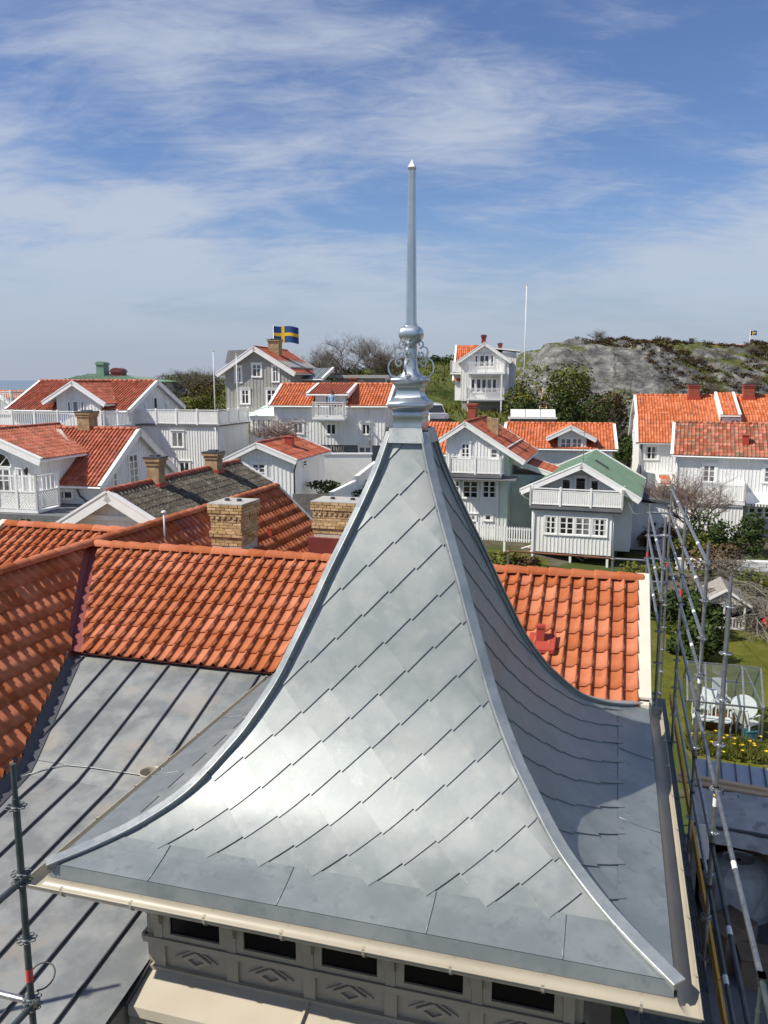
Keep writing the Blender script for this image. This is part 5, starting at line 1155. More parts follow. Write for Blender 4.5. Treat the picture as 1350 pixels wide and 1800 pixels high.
for x0, x1, y0, y1, mt_ in ((577, 634, 288, 365, 'green_copper'), (663, 740, 326, 405, 'maroon')):
    c0, zt2 = h.F(zA(x0, y0), 4); c1_, zb2 = h.F(zA(x1, y1), 4); m = MB(); w_ = c1_ - c0; m.box(c0 + .08, c1_ - .08, 3.5, 4.7, zb2 - .4, zt2 - w_ * .3)
    o = m.build('chimney', mt_, h.root); m = MB(); pts = [(c0 + w_ / 2 - w_ / 2 * math.cos(math.pi * k / 8), 3.4, zt2 - w_ * .32 + w_ * .32 * math.sin(math.pi * k / 8)) for k in range(9)]
    m.prism(pts + [(c1_ - .1, 3.4, zt2 - w_ * .34)] + [(c1_ - .1 - (w_ - .2) * 0, 3.4, zt2 - w_ * .34)][:0] + [(c0 + .1, 3.4, zt2 - w_ * .34)], (0, 1.4, 0)); m.build('chimney_hood', mt_, o)
h = Hs('orange_roof_cottage', 'distant cottage with low orange roof and white gable by the shore', zA(0, 545), 66, 14)
a1_, zz_ = h.F(zA(168, 468), 3); _, ze = h.F(zA(80, 540), -.3); body(h, -9, a1_ - .2, 0, 6, h.gz(-3, 0) - 1, ze, ze, 3, zz_ - .2, 'a', faces=''); gable_roof_a(h, 0, 6, 3, zz_ - .12, ze + .1, ze + .1, -9, a1_ - .2, tm='tile_orange')
A1, zer = h.F(zA(82, 545), -.9); AP, zap = h.F(zA(-20, 490), -.9); body(h, 2 * AP - A1, A1 - .2, -.5, 2.5, ze - 2, zer, zer, AP, zap, faces='f', name='dormer_wall'); gable_roof_b(h, 2 * AP - A1, A1 - .2, AP, zap, zer, zer, -.5, 2.5, .3, .4)
b0_, zz_ = h.F(zA(-40, 590), -2); b1_, _ = h.F(zA(75, 590), -2); balcony(h, b0_, b1_, -2, 0, zz_, 1.6, .2); m = MB(); m.box(b0_, b1_, -1.9, 0, h.gz(0, 0) - 1, zz_ - .28); m.build('lower_wall', 'white', h.root)
h = Hs('flat_roof_building', 'low grey building with flat roof and red chimney on the slope', zB(775, 420), 76, 8, 'building')
a1_, zt_ = h.F(zB(1075, 368)); m = MB(); m.box(0, a1_, 0, 5, h.gz(3, 0) - 1, zt_ - .3); o = m.build('wall', 'grey_wall', h.root); m = MB(); battens(m, (0, 0, 0), (a1_, 0, 0), lambda c: -1.5, lambda c: zt_ - .3, (0, -1, 0), .25); m.build('cladding_battens', 'grey_wall', o, kind='stuff')
m = MB(); m.box(-.3, a1_ + .3, -.4, 5.3, zt_ - .3, zt_); m.build('flat_roof', 'concrete', h.root); winF(h, zB, 915, 405, 935, 425, 1, 1); winF(h, zB, 1078, 395, 1105, 425, 1, 1)
c0, ct_ = h.F(zB(865, 385), -.8); c1_, cb_ = h.F(zB(905, 425), -.8); m = MB(); m.box(c0, c1_, -1.4, -.6, cb_ - 3, ct_); m.box(c0 - .06, c1_ + .06, -1.46, -.54, ct_ - .15, ct_ - .02); m.build('chimney', 'brick_red', h.root)
# roofs far up on the heath
for px, Y, wd, lab in (((1231, 598), 135, 8, 'tiny far cottage with orange roof beyond the heath, no flag'), ((1338, 600), 140, 9, 'tiny far cottage with orange roof beside the dark flag')):
    h = Hs('far_cottage', lab, px, Y, 5, group='cottages beyond the heath')
    h.root.location.z -= .5
    slope(h, (-wd / 2, 2, .0), (wd / 2, 2, .0), (0, -2.4, -1.3), 'tile_red', tw=.5, tl=.6); slope(h, (-wd / 2, 2, .0), (wd / 2, 2, .0), (0, 2.4, -1.3), 'tile_orange', tw=.5, tl=.6)
    m = MB(); m.box(-wd / 2 + .3, wd / 2 - .3, 0, 4, -6, -1.1); m.build('wall', 'white', h.root)
    m = MB(); m.box(-1.2, -.6, 1.7, 2.3, -.4, .9); m.build('chimney', 'seam', h.root)
# raised terrace with white panels and ladder by the slope
h = Hs('panel_terrace', 'low terrace with slanted white panels and steps beside the rock', zC(530, 650), 70, 6, 'terrace')
a1_, zt_ = h.F(zC(802, 578)); m = MB(); m.box(0, a1_, .2, 4, -2.5, h.F(zC(600, 622))[1]); m.build('base', 'plinth', h.root)
for i in range(3): m = MB(); w_ = a1_ / 3; z0_ = h.F(zC(600, 618))[1]; m.frame((i * w_ + .03, 0, z0_), (w_ - .06, 0, 0), (0, .7, zt_ - z0_), (0, -.05, .05)); m.build('panel', 'white_trim', h.root)
m = MB(); m.box(-.2, a1_ + .1, -.1, .3, z0_ - .15, z0_); m.build('edge_beam', 'white_trim', h.root)
pl_, q_ = at(*zC(703, 570), 73), at(*zC(725, 450), 77); m = MB(); m.bar(pl_, q_, .06, .08); o = m.build('ladder', 'timber'); tag(o, 'pale wooden ladder leaning on the bushes below the rock', 'ladder')
m = MB(); m.bar(pl_ + V((.6, 0, 0)), q_ + V((.45, 0, 0)), .06, .08); m.build('rail', 'timber', o)
for k in range(9): m = MB(); t = (k + .5) / 9; m.bar(pl_.lerp(q_, t), pl_.lerp(q_, t) + V((.55, 0, 0)), .05, .05); m.build('rung', 'timber', o)
# ================================================================== vegetation
def clear_glass():
    m = bpy.data.materials.new('clear_glass'); m.use_nodes = True; nt = m.node_tree; nt.nodes.remove(nt.nodes['Principled BSDF'])
    t = nt.nodes.new('ShaderNodeBsdfTransparent'); g = nt.nodes.new('ShaderNodeBsdfGlossy'); g.inputs['Roughness'].default_value = .08; mx_ = nt.nodes.new('ShaderNodeMixShader'); mx_.inputs[0].default_value = .14
    t.inputs['Color'].default_value = (.86, .9, .9, 1); lk(nt, t.outputs[0], mx_.inputs[1]); lk(nt, g.outputs[0], mx_.inputs[2]); lk(nt, mx_.outputs[0], nt.nodes['Material Output'].inputs[0]); M['clear_glass'] = m
clear_glass()
def bare_tree(name, label, base, H, W, seed, mt_='bark', stems=1, depth=4, kids=4, group=None, droop=0.0, cat='tree', thick=1.0):
    R = random.Random(seed); root = empty(name, base, 0, label, cat, group); tr, cr = MB(), MB()
    def branch(p, d, L, r, lev):
        pts = [p]; q = p.copy(); dd = d.copy(); ns = 3 if lev < 3 else 2
        for k in range(ns):
            dd = (dd + V((R.uniform(-.28, .28), R.uniform(-.28, .28), R.uniform(-.12, .22) - droop * lev * .12))).normalized(); q = q + dd * (L / ns); pts.append(q.copy())
        m = tr if lev < 2 else cr; m.cv = R.random()
        m.tube(pts, [r * (1 - .45 * k / ns) for k in range(ns + 1)], 5 if lev < 2 else 3, cap=False)
        if lev >= depth: return
        nk = kids + (R.random() < .5)
        for k in range(nk):
            t = R.uniform(.35, 1.0) if k else 1.0; i = min(int(t * ns), ns - 1); s_ = pts[i].lerp(pts[i + 1], t * ns - i)
            az = R.uniform(0, 6.283); sp = R.uniform(.35, .95)
            side_ = V((math.cos(az) * W / H * 1.3, math.sin(az) * W / H * 1.3, R.uniform(-.1, .5)))
            branch(s_, (dd * (1 - sp * .6) + side_ * sp).normalized(), L * R.uniform(.55, .82), r * .52, lev + 1)
    for s_ in range(stems):
        az = R.uniform(0, 6.283); d = V((math.cos(az) * .55 * (stems > 1), math.sin(az) * .55 * (stems > 1), 1)).normalized()
        branch(V((0.08 * math.cos(az), .08 * math.sin(az), -.15)), d, H * .40, H * .017 * thick, 0)
    tr.build('trunk', mt_, root, True); cr.build('crown', mt_, root, kind='stuff'); return root
def leafy(name, label, base, rx, ry, rz, n, mt_, seed, ls=.10, group=None, cat='bush', lumps=9):
    R = random.Random(seed); root = empty(name, base, 0, label, cat, group); m = MB()
    L = [(V((R.uniform(-.7, .7) * rx, R.uniform(-.7, .7) * ry, R.uniform(.25, .85) * rz)), R.uniform(.28, .52)) for _ in range(lumps)]
    for i in range(n):
        c, s_ = R.choice(L); d = V((R.gauss(0, 1), R.gauss(0, 1), R.gauss(0, 1))).normalized(); k = R.uniform(.55, 1.05) ** .6
        p = c + V((d.x * rx, d.y * ry, d.z * rz * .8)) * s_ * k
        if p.z < 0: p.z = R.uniform(0, .2)
        t = V((R.gauss(0, 1), R.gauss(0, 1), R.gauss(0, .6))).normalized(); b = t.cross(d + V((R.uniform(-.6, .6),) * 3)).normalized(); e = ls * R.uniform(.6, 1.4); m.cv = R.random()
        m.quad(p - t * e, p + b * e * .45, p + t * e, p - b * e * .45)
    m.build('foliage', mt_, root, kind='stuff')
    m = MB()
    for i in range(5): c, s_ = L[i % len(L)]; m.tube([(c.x * .15, c.y * .15, -.3), (c.x * .5, c.y * .5, c.z * .5), tuple(c)], [.05, .035, .02], 5)
    m.build('stems', 'bark', root, kind='stuff'); return root
def gp(px, py, Y): p = at(px, py, Y); return V((p.x, p.y, ground(p.x, p.y)))
for i, (px, Y, H, W) in enumerate(((548, 86, 5.6, 4.6), (585, 90, 5.2, 4.4), (612, 84, 6.0, 5.4), (640, 92, 5.6, 5), (664, 87, 6.8, 5.4), (694, 90, 5.8, 4.6), (625, 96, 5.6, 5), (566, 95, 5.0, 5))):
    p = gp(px, 670, Y); bare_tree('bare_tree', 'leafless grey-brown tree on the slope behind the flat roofed building', p, H, W, 40 + i, 'bark', 1 + (i % 2), 5, 4, 'bare trees on the slope')
for i, (px, Y) in enumerate(((560, 88), (600, 91), (645, 90), (688, 93), (530, 92))): leafy('brown_thicket', 'low dark brown thicket under the leafless trees', gp(px, 670, Y), 2.8, 1.6, 2.6, 1500, 'leaf_brown' if i % 2 else 'leaf_dark', 60 + i, .13, 'thickets on the slope', 'thicket')
for i, (px, Y, H) in enumerate(((300, 88, 3.6), (325, 92, 4.0), (350, 86, 3.6), (372, 90, 4.0), (338, 99, 4.0))):
    p = gp(px, 690, Y); bare_tree('bare_bush', 'leafless olive-brown bush behind the white roof terrace', p, H, 5.0, 70 + i, 'bark', 4, 4, 4, 'bare bushes behind the terrace', cat='bush'); leafy('olive_bush', 'olive green bush among the leafless ones behind the terrace', p + V((1, .8, 0)), 2.4, 1.6, 2.2, 1100, 'leaf_olive', 80 + i, .12, 'olive bushes behind the terrace')
bare_tree('espalier_shrub', 'wide leafless pinkish shrub below the veranda of the long white house', at(*zB(440, 800), 50), 3.0, 5.2, 3, 'bark_pink', 6, 4, 4, cat='shrub')
bare_tree('budding_shrub', 'leafless reddish-brown shrub before the mossy tiled house', V((at(1225, 945, 46).x, 46, ground(at(1225, 945, 46).x, 46))), 5.2, 4.6, 8, 'bark_pink', 3, 5, 4, cat='shrub')
p = at(1352, 1060, 33); bare_tree('apple_tree', 'old leafless apple tree with tangled pale twigs on the lawn edge', V((p.x, p.y, ground(p.x, p.y))), 4.6, 6.5, 15, 'bark_pale', 3, 4, 5, droop=.9)
p = at(1300, 1010, 38); bare_tree('young_fruit_tree', 'small leafless fruit tree behind the playhouse', V((p.x, p.y, ground(p.x, p.y))), 3.0, 3.4, 17, 'bark_pale', 2, 4, 4, droop=.5)
for (px, py, Y, rx, rz, n, mt_, lab) in ((1285, 960, 45, 2.2, 2.5, 3600, 'leaf_dark', 'dense dark evergreen bush below the white bay'), (1215, 975, 43, 1.4, 1.6, 1800, 'leaf_olive', 'small yellow-green bush beside the dark evergreen'), (1325, 1030, 36, 1.6, 1.9, 1800, 'leaf_olive', 'olive shrub under the leafless apple tree'),
        (1262, 1040, 40, 1.5, 1.7, 1800, 'leaf_brown', 'brownish shrub just behind the playhouse roof'), (1212, 1120, 32, 1.3, 2.1, 2600, 'leaf_dark', 'tall dark thicket beside the scaffold and the lawn'), (1222, 1170, 29, 1.2, 1.3, 1800, 'leaf_dark', 'dark shrub at the near corner of the lawn'), (1180, 1080, 34, 1.3, 1.7, 1800, 'leaf_dark', 'dark shrub behind the scaffold poles'),
        (1145, 1020, 40, 1.4, 1.0, 1500, 'leaf_olive', 'low green shrub at the corner of the green roofed house'), (1160, 960, 46, 1.3, 1.6, 1300, 'leaf_brown', 'brown shrub between the white annex and the scaffold'),
        (965, 735, 76, 4.2, 5.0, 5200, 'leaf_olive', 'big olive evergreen bush by the ladder'), (1005, 735, 74, 3.2, 4.2, 3200, 'leaf_dark', 'dark evergreen bush below the rock face'), (1040, 735, 75, 2.6, 3.8, 2400, 'leaf_brown', 'brown bush below the rock face'), (1075, 730, 75, 2.2, 4.2, 2000, 'leaf_olive', 'olive bush beside the gambrel house gable'), (1095, 740, 70, 1.8, 2.8, 1300, 'leaf_dark', 'dark bush touching the gambrel house gable'), (938, 730, 74, 2.0, 2.6, 1300, 'leaf_dark', 'dark bush at the foot of the slope house'),
        (885, 985, 39, 1.0, .9, 1100, 'leaf_olive', 'low olive shrub on the grass below the picket fence'), (918, 972, 41, .9, .8, 900, 'leaf_brown', 'small brown shrub beside the scrap boards'), (776, 626, 104, 2.0, 1.5, 900, 'leaf_dark', 'lone dark bush on the green hilltop'), (805, 735, 66, 2.0, 1.8, 900, 'leaf_brown', 'pale brown bush below the slope house'), (605, 870, 44, 2.4, .8, 1600, 'leaf_dark', 'flat dark juniper patch beside the white outbuilding')):
    p = at(px, py, Y); leafy('bush', lab, V((p.x, p.y, (ground(p.x, p.y) if py != 870 else p.z) - .1)), rx, rx * .8, rz, n, mt_, int(px) + 3, .10 if Y < 60 else .16)
bare_tree('birch', 'slim pale trunked birch before the rock face', gp(1048, 735, 72), 5.0, 2.6, 23, 'bark_pale', 2, 4, 3)
bare_tree('hilltop_tree', 'thin leafless bush on top of the rock', V((at(1055, 603, 108).x, 108, hillz(at(1055, 603, 108).x, 108)[0])), 2.6, 3.4, 29, 'bark', 5, 4, 4, cat='bush')
for i, (px, Y) in enumerate(((305, 76), (330, 74), (352, 77), (374, 75))):
    leafy('olive_bush', 'olive green bush among the leafless ones behind the terrace', gp(px, 700, Y), 2.2, 1.5, 3.0, 1300, 'leaf_olive' if i % 2 else 'leaf_brown', 180 + i, .12, 'olive bushes behind the terrace')
for i, (px, Y) in enumerate(((1180, 92), (1215, 90), (1250, 93), (1290, 91), (1325, 94), (1345, 90), (1235, 98), (1275, 99), (1315, 100))):
    x = at(px, 660, Y).x; bare_tree('scrub', 'leafless scrub bush among the heather on the rock hill', V((x, Y, hillz(x, Y)[0] - .1)), 2.2, 3.0, 300 + i, 'bark', 4, 4, 4, 'scrub on the rock hill', cat='bush')
# heath on the rock, too many tufts to count
R = random.Random(5); m = MB()
for i in range(3600):
    y = R.uniform(88, 126); x = R.uniform(24, 62)
    z, am = hillz(x, y)
    if noise.noise(V((x * .11, y * .11, 2))) + (.34 if x > 31 + (108 - y) * .35 else -.1) + (.35 if y > 108 else 0) < .12: continue
    rr = R.uniform(.25, .7)
    for k in range(26):
        a = R.uniform(0, 6.28); q = V((x + math.cos(a) * rr * R.random(), y + math.sin(a) * rr * R.random(), z + R.uniform(-.05, .45) * rr * 1.5)); t = V((R.gauss(0, 1), R.gauss(0, 1), R.gauss(0, 1))).normalized() * .13; b = t.cross(V((R.random(), R.random(), 1))).normalized() * .06
        m.cv = R.random(); m.quad(q - t, q + b, q + t, q - b)
o = m.build('heather', 'leaf_brown', None, kind='stuff'); tag(o, 'low brown heather and scrub over the rock hill', 'heather')
m = MB()
for i in range(5200):
    y = R.uniform(74, 118); x = R.uniform(2, 12) if R.random() < .6 else R.uniform(-30, 2); z = ground(x, y)
    h_ = R.uniform(.15, .5); a = R.uniform(0, 6.28); d = V((math.cos(a), math.sin(a), 0)) * .10; m.cv = R.random(); m.add([V((x, y, z - .05)) - d, V((x, y, z - .05)) + d, V((x + R.uniform(-.2, .2), y, z + h_))], [(0, 1, 2)])
o = m.build('hill_tussocks', 'leaf_olive', None, kind='stuff'); tag(o, 'grass tussocks on the green hillside behind the houses', 'grass')
# ================================================================== garden on the right
def sheet(name, pts, material, dz=.03, n=10, kind='structure'):
    m = MB(); a, b, c, d = [V(p) for p in pts]; W_ = n + 1; vs = []
    for j in range(W_):
        for i in range(W_):
            p = a.lerp(b, i / n).lerp(d.lerp(c, i / n), j / n); vs.append((p.x, p.y, ground(p.x, p.y) + dz))
    m.add(vs, [(j * W_ + i, j * W_ + i + 1, (j + 1) * W_ + i + 1, (j + 1) * W_ + i) for j in range(n) for i in range(n)]); return m.build(name, material, None, True, kind)
sheet('lawn', [(8.2, 17.2), (24, 17.2), (26, 38), (9.5, 38)], 'grass', .04, 16)
sheet('lawn', [(3.5, 36), (9, 36), (10, 43.5), (2.5, 43.5)], 'grass', .05, 8)
m = MB()
for i in range(9000):
    x, y = R.uniform(8.5, 20), R.uniform(17.5, 37); z = ground(x, y) + .03; h_ = R.uniform(.03, .09); a = R.uniform(0, 6.28); d = V((math.cos(a), math.sin(a), 0)) * .012; m.cv = R.random()
    m.add([V((x, y, z)) - d, V((x, y, z)) + d, V((x + R.uniform(-.04, .04), y + R.uniform(-.04, .04), z + h_))], [(0, 1, 2)])
o = m.build('grass_blades', 'leaf_olive', None, kind='stuff'); tag(o, 'short grass blades over the garden lawn', 'grass')
p, q = onz(1188, 1013, .2), onz(1420, 1022, .2); wall_thing('white_stone_wall', 'whitewashed stone garden wall behind the playhouse', p, q, at(1300, 985, p.y).z, .35, 'white')
o = bpy.data.objects['white_stone_wall']; m = MB(); d = (q - p); L = d.length; d = d / L; zt_ = at(1300, 985, p.y).z
nrm = V((d.y, -d.x, 0))
for j in range(4):
    x = 0
    while x < L:
        w_ = R.uniform(.25, .55); zz0 = .15 + j * (zt_ - .15) / 4; m.prism([p + d * (x + .02) + V((0, 0, zz0 - p.z + R.uniform(.01, .05))), p + d * (x + w_ - .02) + V((0, 0, zz0 - p.z + .02)), p + d * (x + w_ - R.uniform(.02, .06)) + V((0, 0, zz0 - p.z + .22)), p + d * (x + .04) + V((0, 0, zz0 - p.z + .22))], nrm * R.uniform(.03, .09)); x += w_
m.build('wall_stones', 'white', o, kind='stuff')
# playhouse
b = onz(1272, 1104, 0.1); ph = empty('playhouse', (b.x, b.y, ground(b.x, b.y)), -.28, 'small white and grey playhouse with veranda at the lawn', 'playhouse'); PW, PH = .78, 1.15
m = MB(); m.box(-PW, PW, .55, 2.0, 0, PH); m.build('wall', 'dark', ph)
m = MB(); m.prism([(-PW - .1, -.05, PH - .02), (PW + .1, -.05, PH - .02), (0, -.05, PH + .52)], (0, .06, 0)); m.build('gable', 'cream', ph)
for s_ in (-1, 1):
    m = MB(); m.frame((0, -.15, PH + .62), (s_ * 1.02, 0, -.66), (0, 2.3, 0), (0, 0, .05)); m.build('roof', 'timber_grey', ph)
    m = MB(); m.frame((0, -.18, PH + .56), (s_ * 1.04, 0, -.67), (0, .03, 0), (0, 0, .11)); m.build('bargeboard', 'white_trim', ph)
for x in (-PW, -.02, PW): m = MB(); m.box(x - .035, x + .035, 0, .07, 0, PH); m.build('post', 'white_trim', ph)
m = MB(); m.box(.0, PW, 0, .05, .5, .56); m.box(0, PW, 0, .05, .06, .11)
for i in range(6): x = .09 + i * .125; m.box(x - .03, x + .03, .01, .04, .1, .5)
m.build('railing', 'white_trim', ph)
m = MB(); m.box(-PW, PW, -.1, .6, -.1, .06); m.build('floor', 'timber_grey', ph)
for px, r, mt_, lab in ((1330, .26, 'black_rubber', 'dark grey buoy on the lawn beside the playhouse'), (1348, .30, 'red', 'red buoy on the lawn beside the playhouse')):
    b = onz(px, 1108, 0.1); m = MB(); m.lathe([(.02, -.02)] + [(r * math.sin(math.pi * k / 10), r - r * math.cos(math.pi * k / 10)) for k in range(1, 10)] + [(.06, r * 2 + .02), (.04, r * 2 + .08)], n=16); o = m.build('buoy', mt_, None, True); o.location = (b.x, b.y, ground(b.x, b.y) + .02); tag(o, lab, 'buoy')
# greenhouse
g0, g1 = onz(1204, 1299, .1), onz(1337, 1315, .1); d = (g1 - g0); GL = d.length; ang = math.atan2(d.y, d.x)
gh = empty('greenhouse', (g0.x, g0.y, ground(g0.x, g0.y)), ang, 'low glass greenhouse with metal frame on the lawn', 'greenhouse'); GH, GR, GD = 1.0, 1.85, 2.0
def gbar(a, b, w_=.045): m = MB(); m.bar(a, b, w_, w_); m.build('frame_bar', 'steel', gh)
def gpane(*p): m = MB(); m.quad(*p); m.build('pane', 'clear_glass', gh)
for i in range(5):
    x = GL * i / 4
    for y in (0, GD): gbar((x, y, 0), (x, y, GH))
    gbar((x, 0, GH), (x, GD / 2, GR)); gbar((x, GD, GH), (x, GD / 2, GR))
    if i < 4:
        x1 = GL * (i + 1) / 4
        gpane((x, 0, 0), (x1, 0, 0), (x1, 0, GH), (x, 0, GH)); gpane((x, 0, GH), (x1, 0, GH), (x1, GD / 2, GR), (x, GD / 2, GR)); gpane((x, GD, GH), (x1, GD, GH), (x1, GD / 2, GR), (x, GD / 2, GR)); gpane((x, GD, 0), (x1, GD, 0), (x1, GD, GH), (x, GD, GH))
for y, z in ((0, .03), (0, GH), (GD / 2, GR), (GD, GH), (GD, .03)): gbar((0, y, z), (GL, y, z))
gbar((GL * .78, GD / 2, GR), (GL, 0, GH), .03)
for x in (0, GL): gpane((x, 0, 0), (x, GD, 0), (x, GD, GH), (x, GD / 2, GR), (x, 0, GH))
def gw(x, y): c, s_ = math.cos(ang), math.sin(ang); return V((g0.x + c * x - s_ * y, g0.y + s_ * x + c * y, ground(g0.x, g0.y)))
def chair(loc, rz, lab, back=.95):
    o = empty('garden_chair', loc, rz, lab, 'chair', 'white chairs in the greenhouse')
    m = MB(); m.box(-.24, .24, -.22, .24, .40, .44); m.build('seat', 'plastic_white', o)
    m = MB(); m.frame((-.22, .22, .44), (.44, 0, 0), (0, .12, back - .4), (0, .035, 0)); m.build('backrest', 'plastic_white', o)
    for x in (-.21, .21):
        m = MB(); m.bar((x, -.22, .64), (x, .26, .64), .06, .03); m.build('armrest', 'plastic_white', o)
        for y in (-.2, .22): m = MB(); m.bar((x, y, 0), (x, y, .66 if y < 0 else .45), .04, .04); m.build('leg', 'plastic_white', o)
chair(gw(GL * .55, 1.35), ang + .3, 'white plastic chair with high back in the greenhouse', 1.15); chair(gw(GL * .30, 1.2), ang - .4, 'white low chair at the left end of the greenhouse', .85); chair(gw(GL * .84, .35), ang + 2.4, 'white chair half hidden behind the round table', .8)
tb = empty('round_table', gw(GL * .80, .72), ang, 'round white table tipped up in the greenhouse', 'table'); m = MB(); m.lathe([(.02, .0), (.36, .0), (.37, .015), (.36, .03), (.02, .03)], n=28)
o = m.build('table_top', 'plastic_white', tb, False); o.rotation_euler = (math.radians(52), 0, 0); o.location = (0, 0, .72)
m = MB(); m.tube([(0, .02, .70), (.0, .15, .02)], .025, 6); m.build('leg', 'plastic_white', tb); m = MB(); m.lathe([(.2, 0), (.19, .03), (.03, .05)], c=(0, .15, 0), n=14); m.build('foot', 'plastic_white', tb)
bn = empty('garden_bench', gw(GL * .36, .30), ang, 'ornate white bench at the front of the greenhouse', 'bench'); m = MB(); m.box(-.55, .55, -.18, .2, .38, .42); m.build('seat', 'white_trim', bn)
m = MB()
for i in range(11): x = -.55 + i * .11; m.bar((x, .2, .42), (x, .24, .78 + .03 * (i % 2)), .03, .02)
m.bar((-.57, .24, .8), (.57, .24, .8), .04, .05); m.build('backrest', 'white_trim', bn)
for x in (-.5, .5): m = MB(); m.tube([(x, -.16, 0), (x, -.12, .2), (x, -.16, .4), (x, .05, .62), (x, .2, .6)], .02, 5); m.build('leg', 'white_trim', bn); m = MB(); m.tube([(x, .24, 0), (x, .2, .4)], .02, 5); m.build('leg', 'white_trim', bn)
m = MB(); m.lathe([(.5, 0), (.52, .30), (.5, .32), (.02, .30)], n=24); o = m.build('planter_tub', 'rust', None, True); o.location = gw(GL * .5, .75); tag(o, 'rusty brown round tub behind the ornate bench', 'tub')
m = MB(); m.box(-.16, .16, -.12, .12, 0, .24); m.box(-.17, .17, -.13, .13, .24, .27); o = m.build('storage_box', 'teal'); o.location = gw(GL * .86, .12); tag(o, 'small teal storage box in the greenhouse corner', 'box')
m = MB(); m2 = MB()
for i in range(420):
    x, y = R.uniform(0, GL), R.uniform(-1.35, -.25); p = gw(x, y); h_ = R.uniform(.15, .36); a = R.uniform(0, 6.28); d = V((math.cos(a), math.sin(a), 0)) * .015; e_ = V((R.uniform(-.08, .08), R.uniform(-.08, .08), h_)); m.cv = R.random(); m.add([p - d, p + d, p + e_], [(0, 1, 2)])
    for _ in range(4): a = R.uniform(0, 6.28); d2 = V((math.cos(a), math.sin(a), 0)) * .02; m.add([p - d2, p + d2, p + V((math.cos(a) * .12, math.sin(a) * .12, h_ * .8))], [(0, 1, 2)])
    if R.random() < .06 * (1 if x > GL * .4 else .3):
        c = p + e_
        for k in range(6): a = k * 1.047; m2.quad(c, c + V((math.cos(a - .4) * .035, math.sin(a - .4) * .035 - .01, .02)), c + V((math.cos(a) * .06, math.sin(a) * .06, .015)), c + V((math.cos(a + .4) * .035, math.sin(a + .4) * .035, .02)))
o = m.build('flower_bed', 'leaf_olive', None, kind='stuff'); tag(o, 'green daffodil leaves in the bed before the greenhouse', 'plants'); m2.build('daffodil_flowers', 'daffodil', o, kind='stuff')
# shed with blue-grey roof, tarpaulin and clutter
s0, s1 = onz(1218, 1332, 2.55), onz(1420, 1362, 2.55); d = s1 - s0; SL_ = d.length; ang = math.atan2(d.y, d.x)
sh = empty('lean_to_shed', (s0.x, s0.y, 0), ang, 'open shed with blue-grey sheet roof beside the scaffold', 'shed')
SD = 2.5
for i in range(8): m = MB(); x = SL_ * i / 8; m.frame((x + .004, 0, 2.55), (SL_ / 8 - .008, 0, 0), (0, -1.35, -.10), (0, 0, -.03)); o = m.build('roof_sheet', 'blue_sheet', sh); m = MB(); m.bar((x, 0, 2.57), (x, -1.35, 2.47), .02, .04); m.build('seam', 'seam', sh)
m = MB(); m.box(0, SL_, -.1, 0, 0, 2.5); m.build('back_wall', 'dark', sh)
for x in (.02, SL_ - .1): m = MB(); m.box(x, x + .08, -SD, 0, 0, 2.35); m.build('side_wall', 'timber_grey', sh)
m = MB(); m.frame((0, -SD, 2.32), (SL_, 0, 0), (0, .05, 0), (0, 0, .10)); m.build('front_beam', 'seam', sh)
m = MB(); NX, NY = 30, 10; vs = []
for j in range(NY + 1):
    for i in range(NX + 1):
        x, y = SL_ * i / NX, -1.2 - (SD - 1.0) * j / NY; z = 2.50 - .08 * j / NY * 2 + .03 * noise.noise(V((x * 2.1, y * 3, 1))) + .02 * noise.noise(V((x * 6, y * 6, 2))) - (.16 if j == NY else 0)
        vs.append((x, y, z))
m.add(vs, [(j * (NX + 1) + i, j * (NX + 1) + i + 1, (j + 1) * (NX + 1) + i + 1, (j + 1) * (NX + 1) + i) for j in range(NY) for i in range(NX)]); o = m.build('tarpaulin', 'tarp', None, True); o.location = (s0.x, s0.y, 0); o.rotation_euler = (0, 0, ang); tag(o, 'crumpled grey tarpaulin over the front of the shed roof', 'tarpaulin')
def sw(x, y, z=0): c, s_ = math.cos(ang), math.sin(ang); return V((s0.x + c * x - s_ * y, s0.y + s_ * x + c * y, z))
m = MB(); m.bar(sw(-.4, -1.05, 2.52), sw(3.2, -1.15, 2.50), .16, .045); tag(m.build('plank', 'timber'), 'long fresh timber plank lying across the shed roof', 'plank')
m = MB(); m.bar(sw(-.3, -.92, 2.58), sw(1.5, -.97, 2.55), .12, .04); tag(m.build('plank', 'timber'), 'short pale plank lying beside the long one on the shed roof', 'plank')
m = MB(); NA = 22
for (zz, rr) in ((0, .62), (.25, .66), (.55, .64), (.8, .60), (1.0, .55), (1.12, .42), (1.17, .30), (1.15, .25), (1.13, .05)):
    vs = []
m = MB(); prf = ((0, .62), (.25, .68), (.55, .64), (.8, .62), (1.0, .57), (1.12, .42), (1.17, .30), (1.14, .26), (1.13, .04)); vs = []
for zz, rr in prf:
    for k in range(NA): a = 6.2832 * k / NA; q = rr * (1 + .10 * noise.noise(V((math.cos(a) * 2, math.sin(a) * 2, zz * 2.5)))); vs.append((q * math.cos(a) * 1.05, q * math.sin(a) * .85, zz))
m.add(vs, [(j * NA + k, j * NA + (k + 1) % NA, (j + 1) * NA + (k + 1) % NA, (j + 1) * NA + k) for j in range(len(prf) - 1) for k in range(NA)]); o = m.build('wrapped_barrel', 'plastic_film', None, False); b = onz(1292, 1600, .02); o.location = (b.x, b.y, .0); tag(o, 'bulky barrel wrapped in cloudy plastic film under the shed', 'barrel')
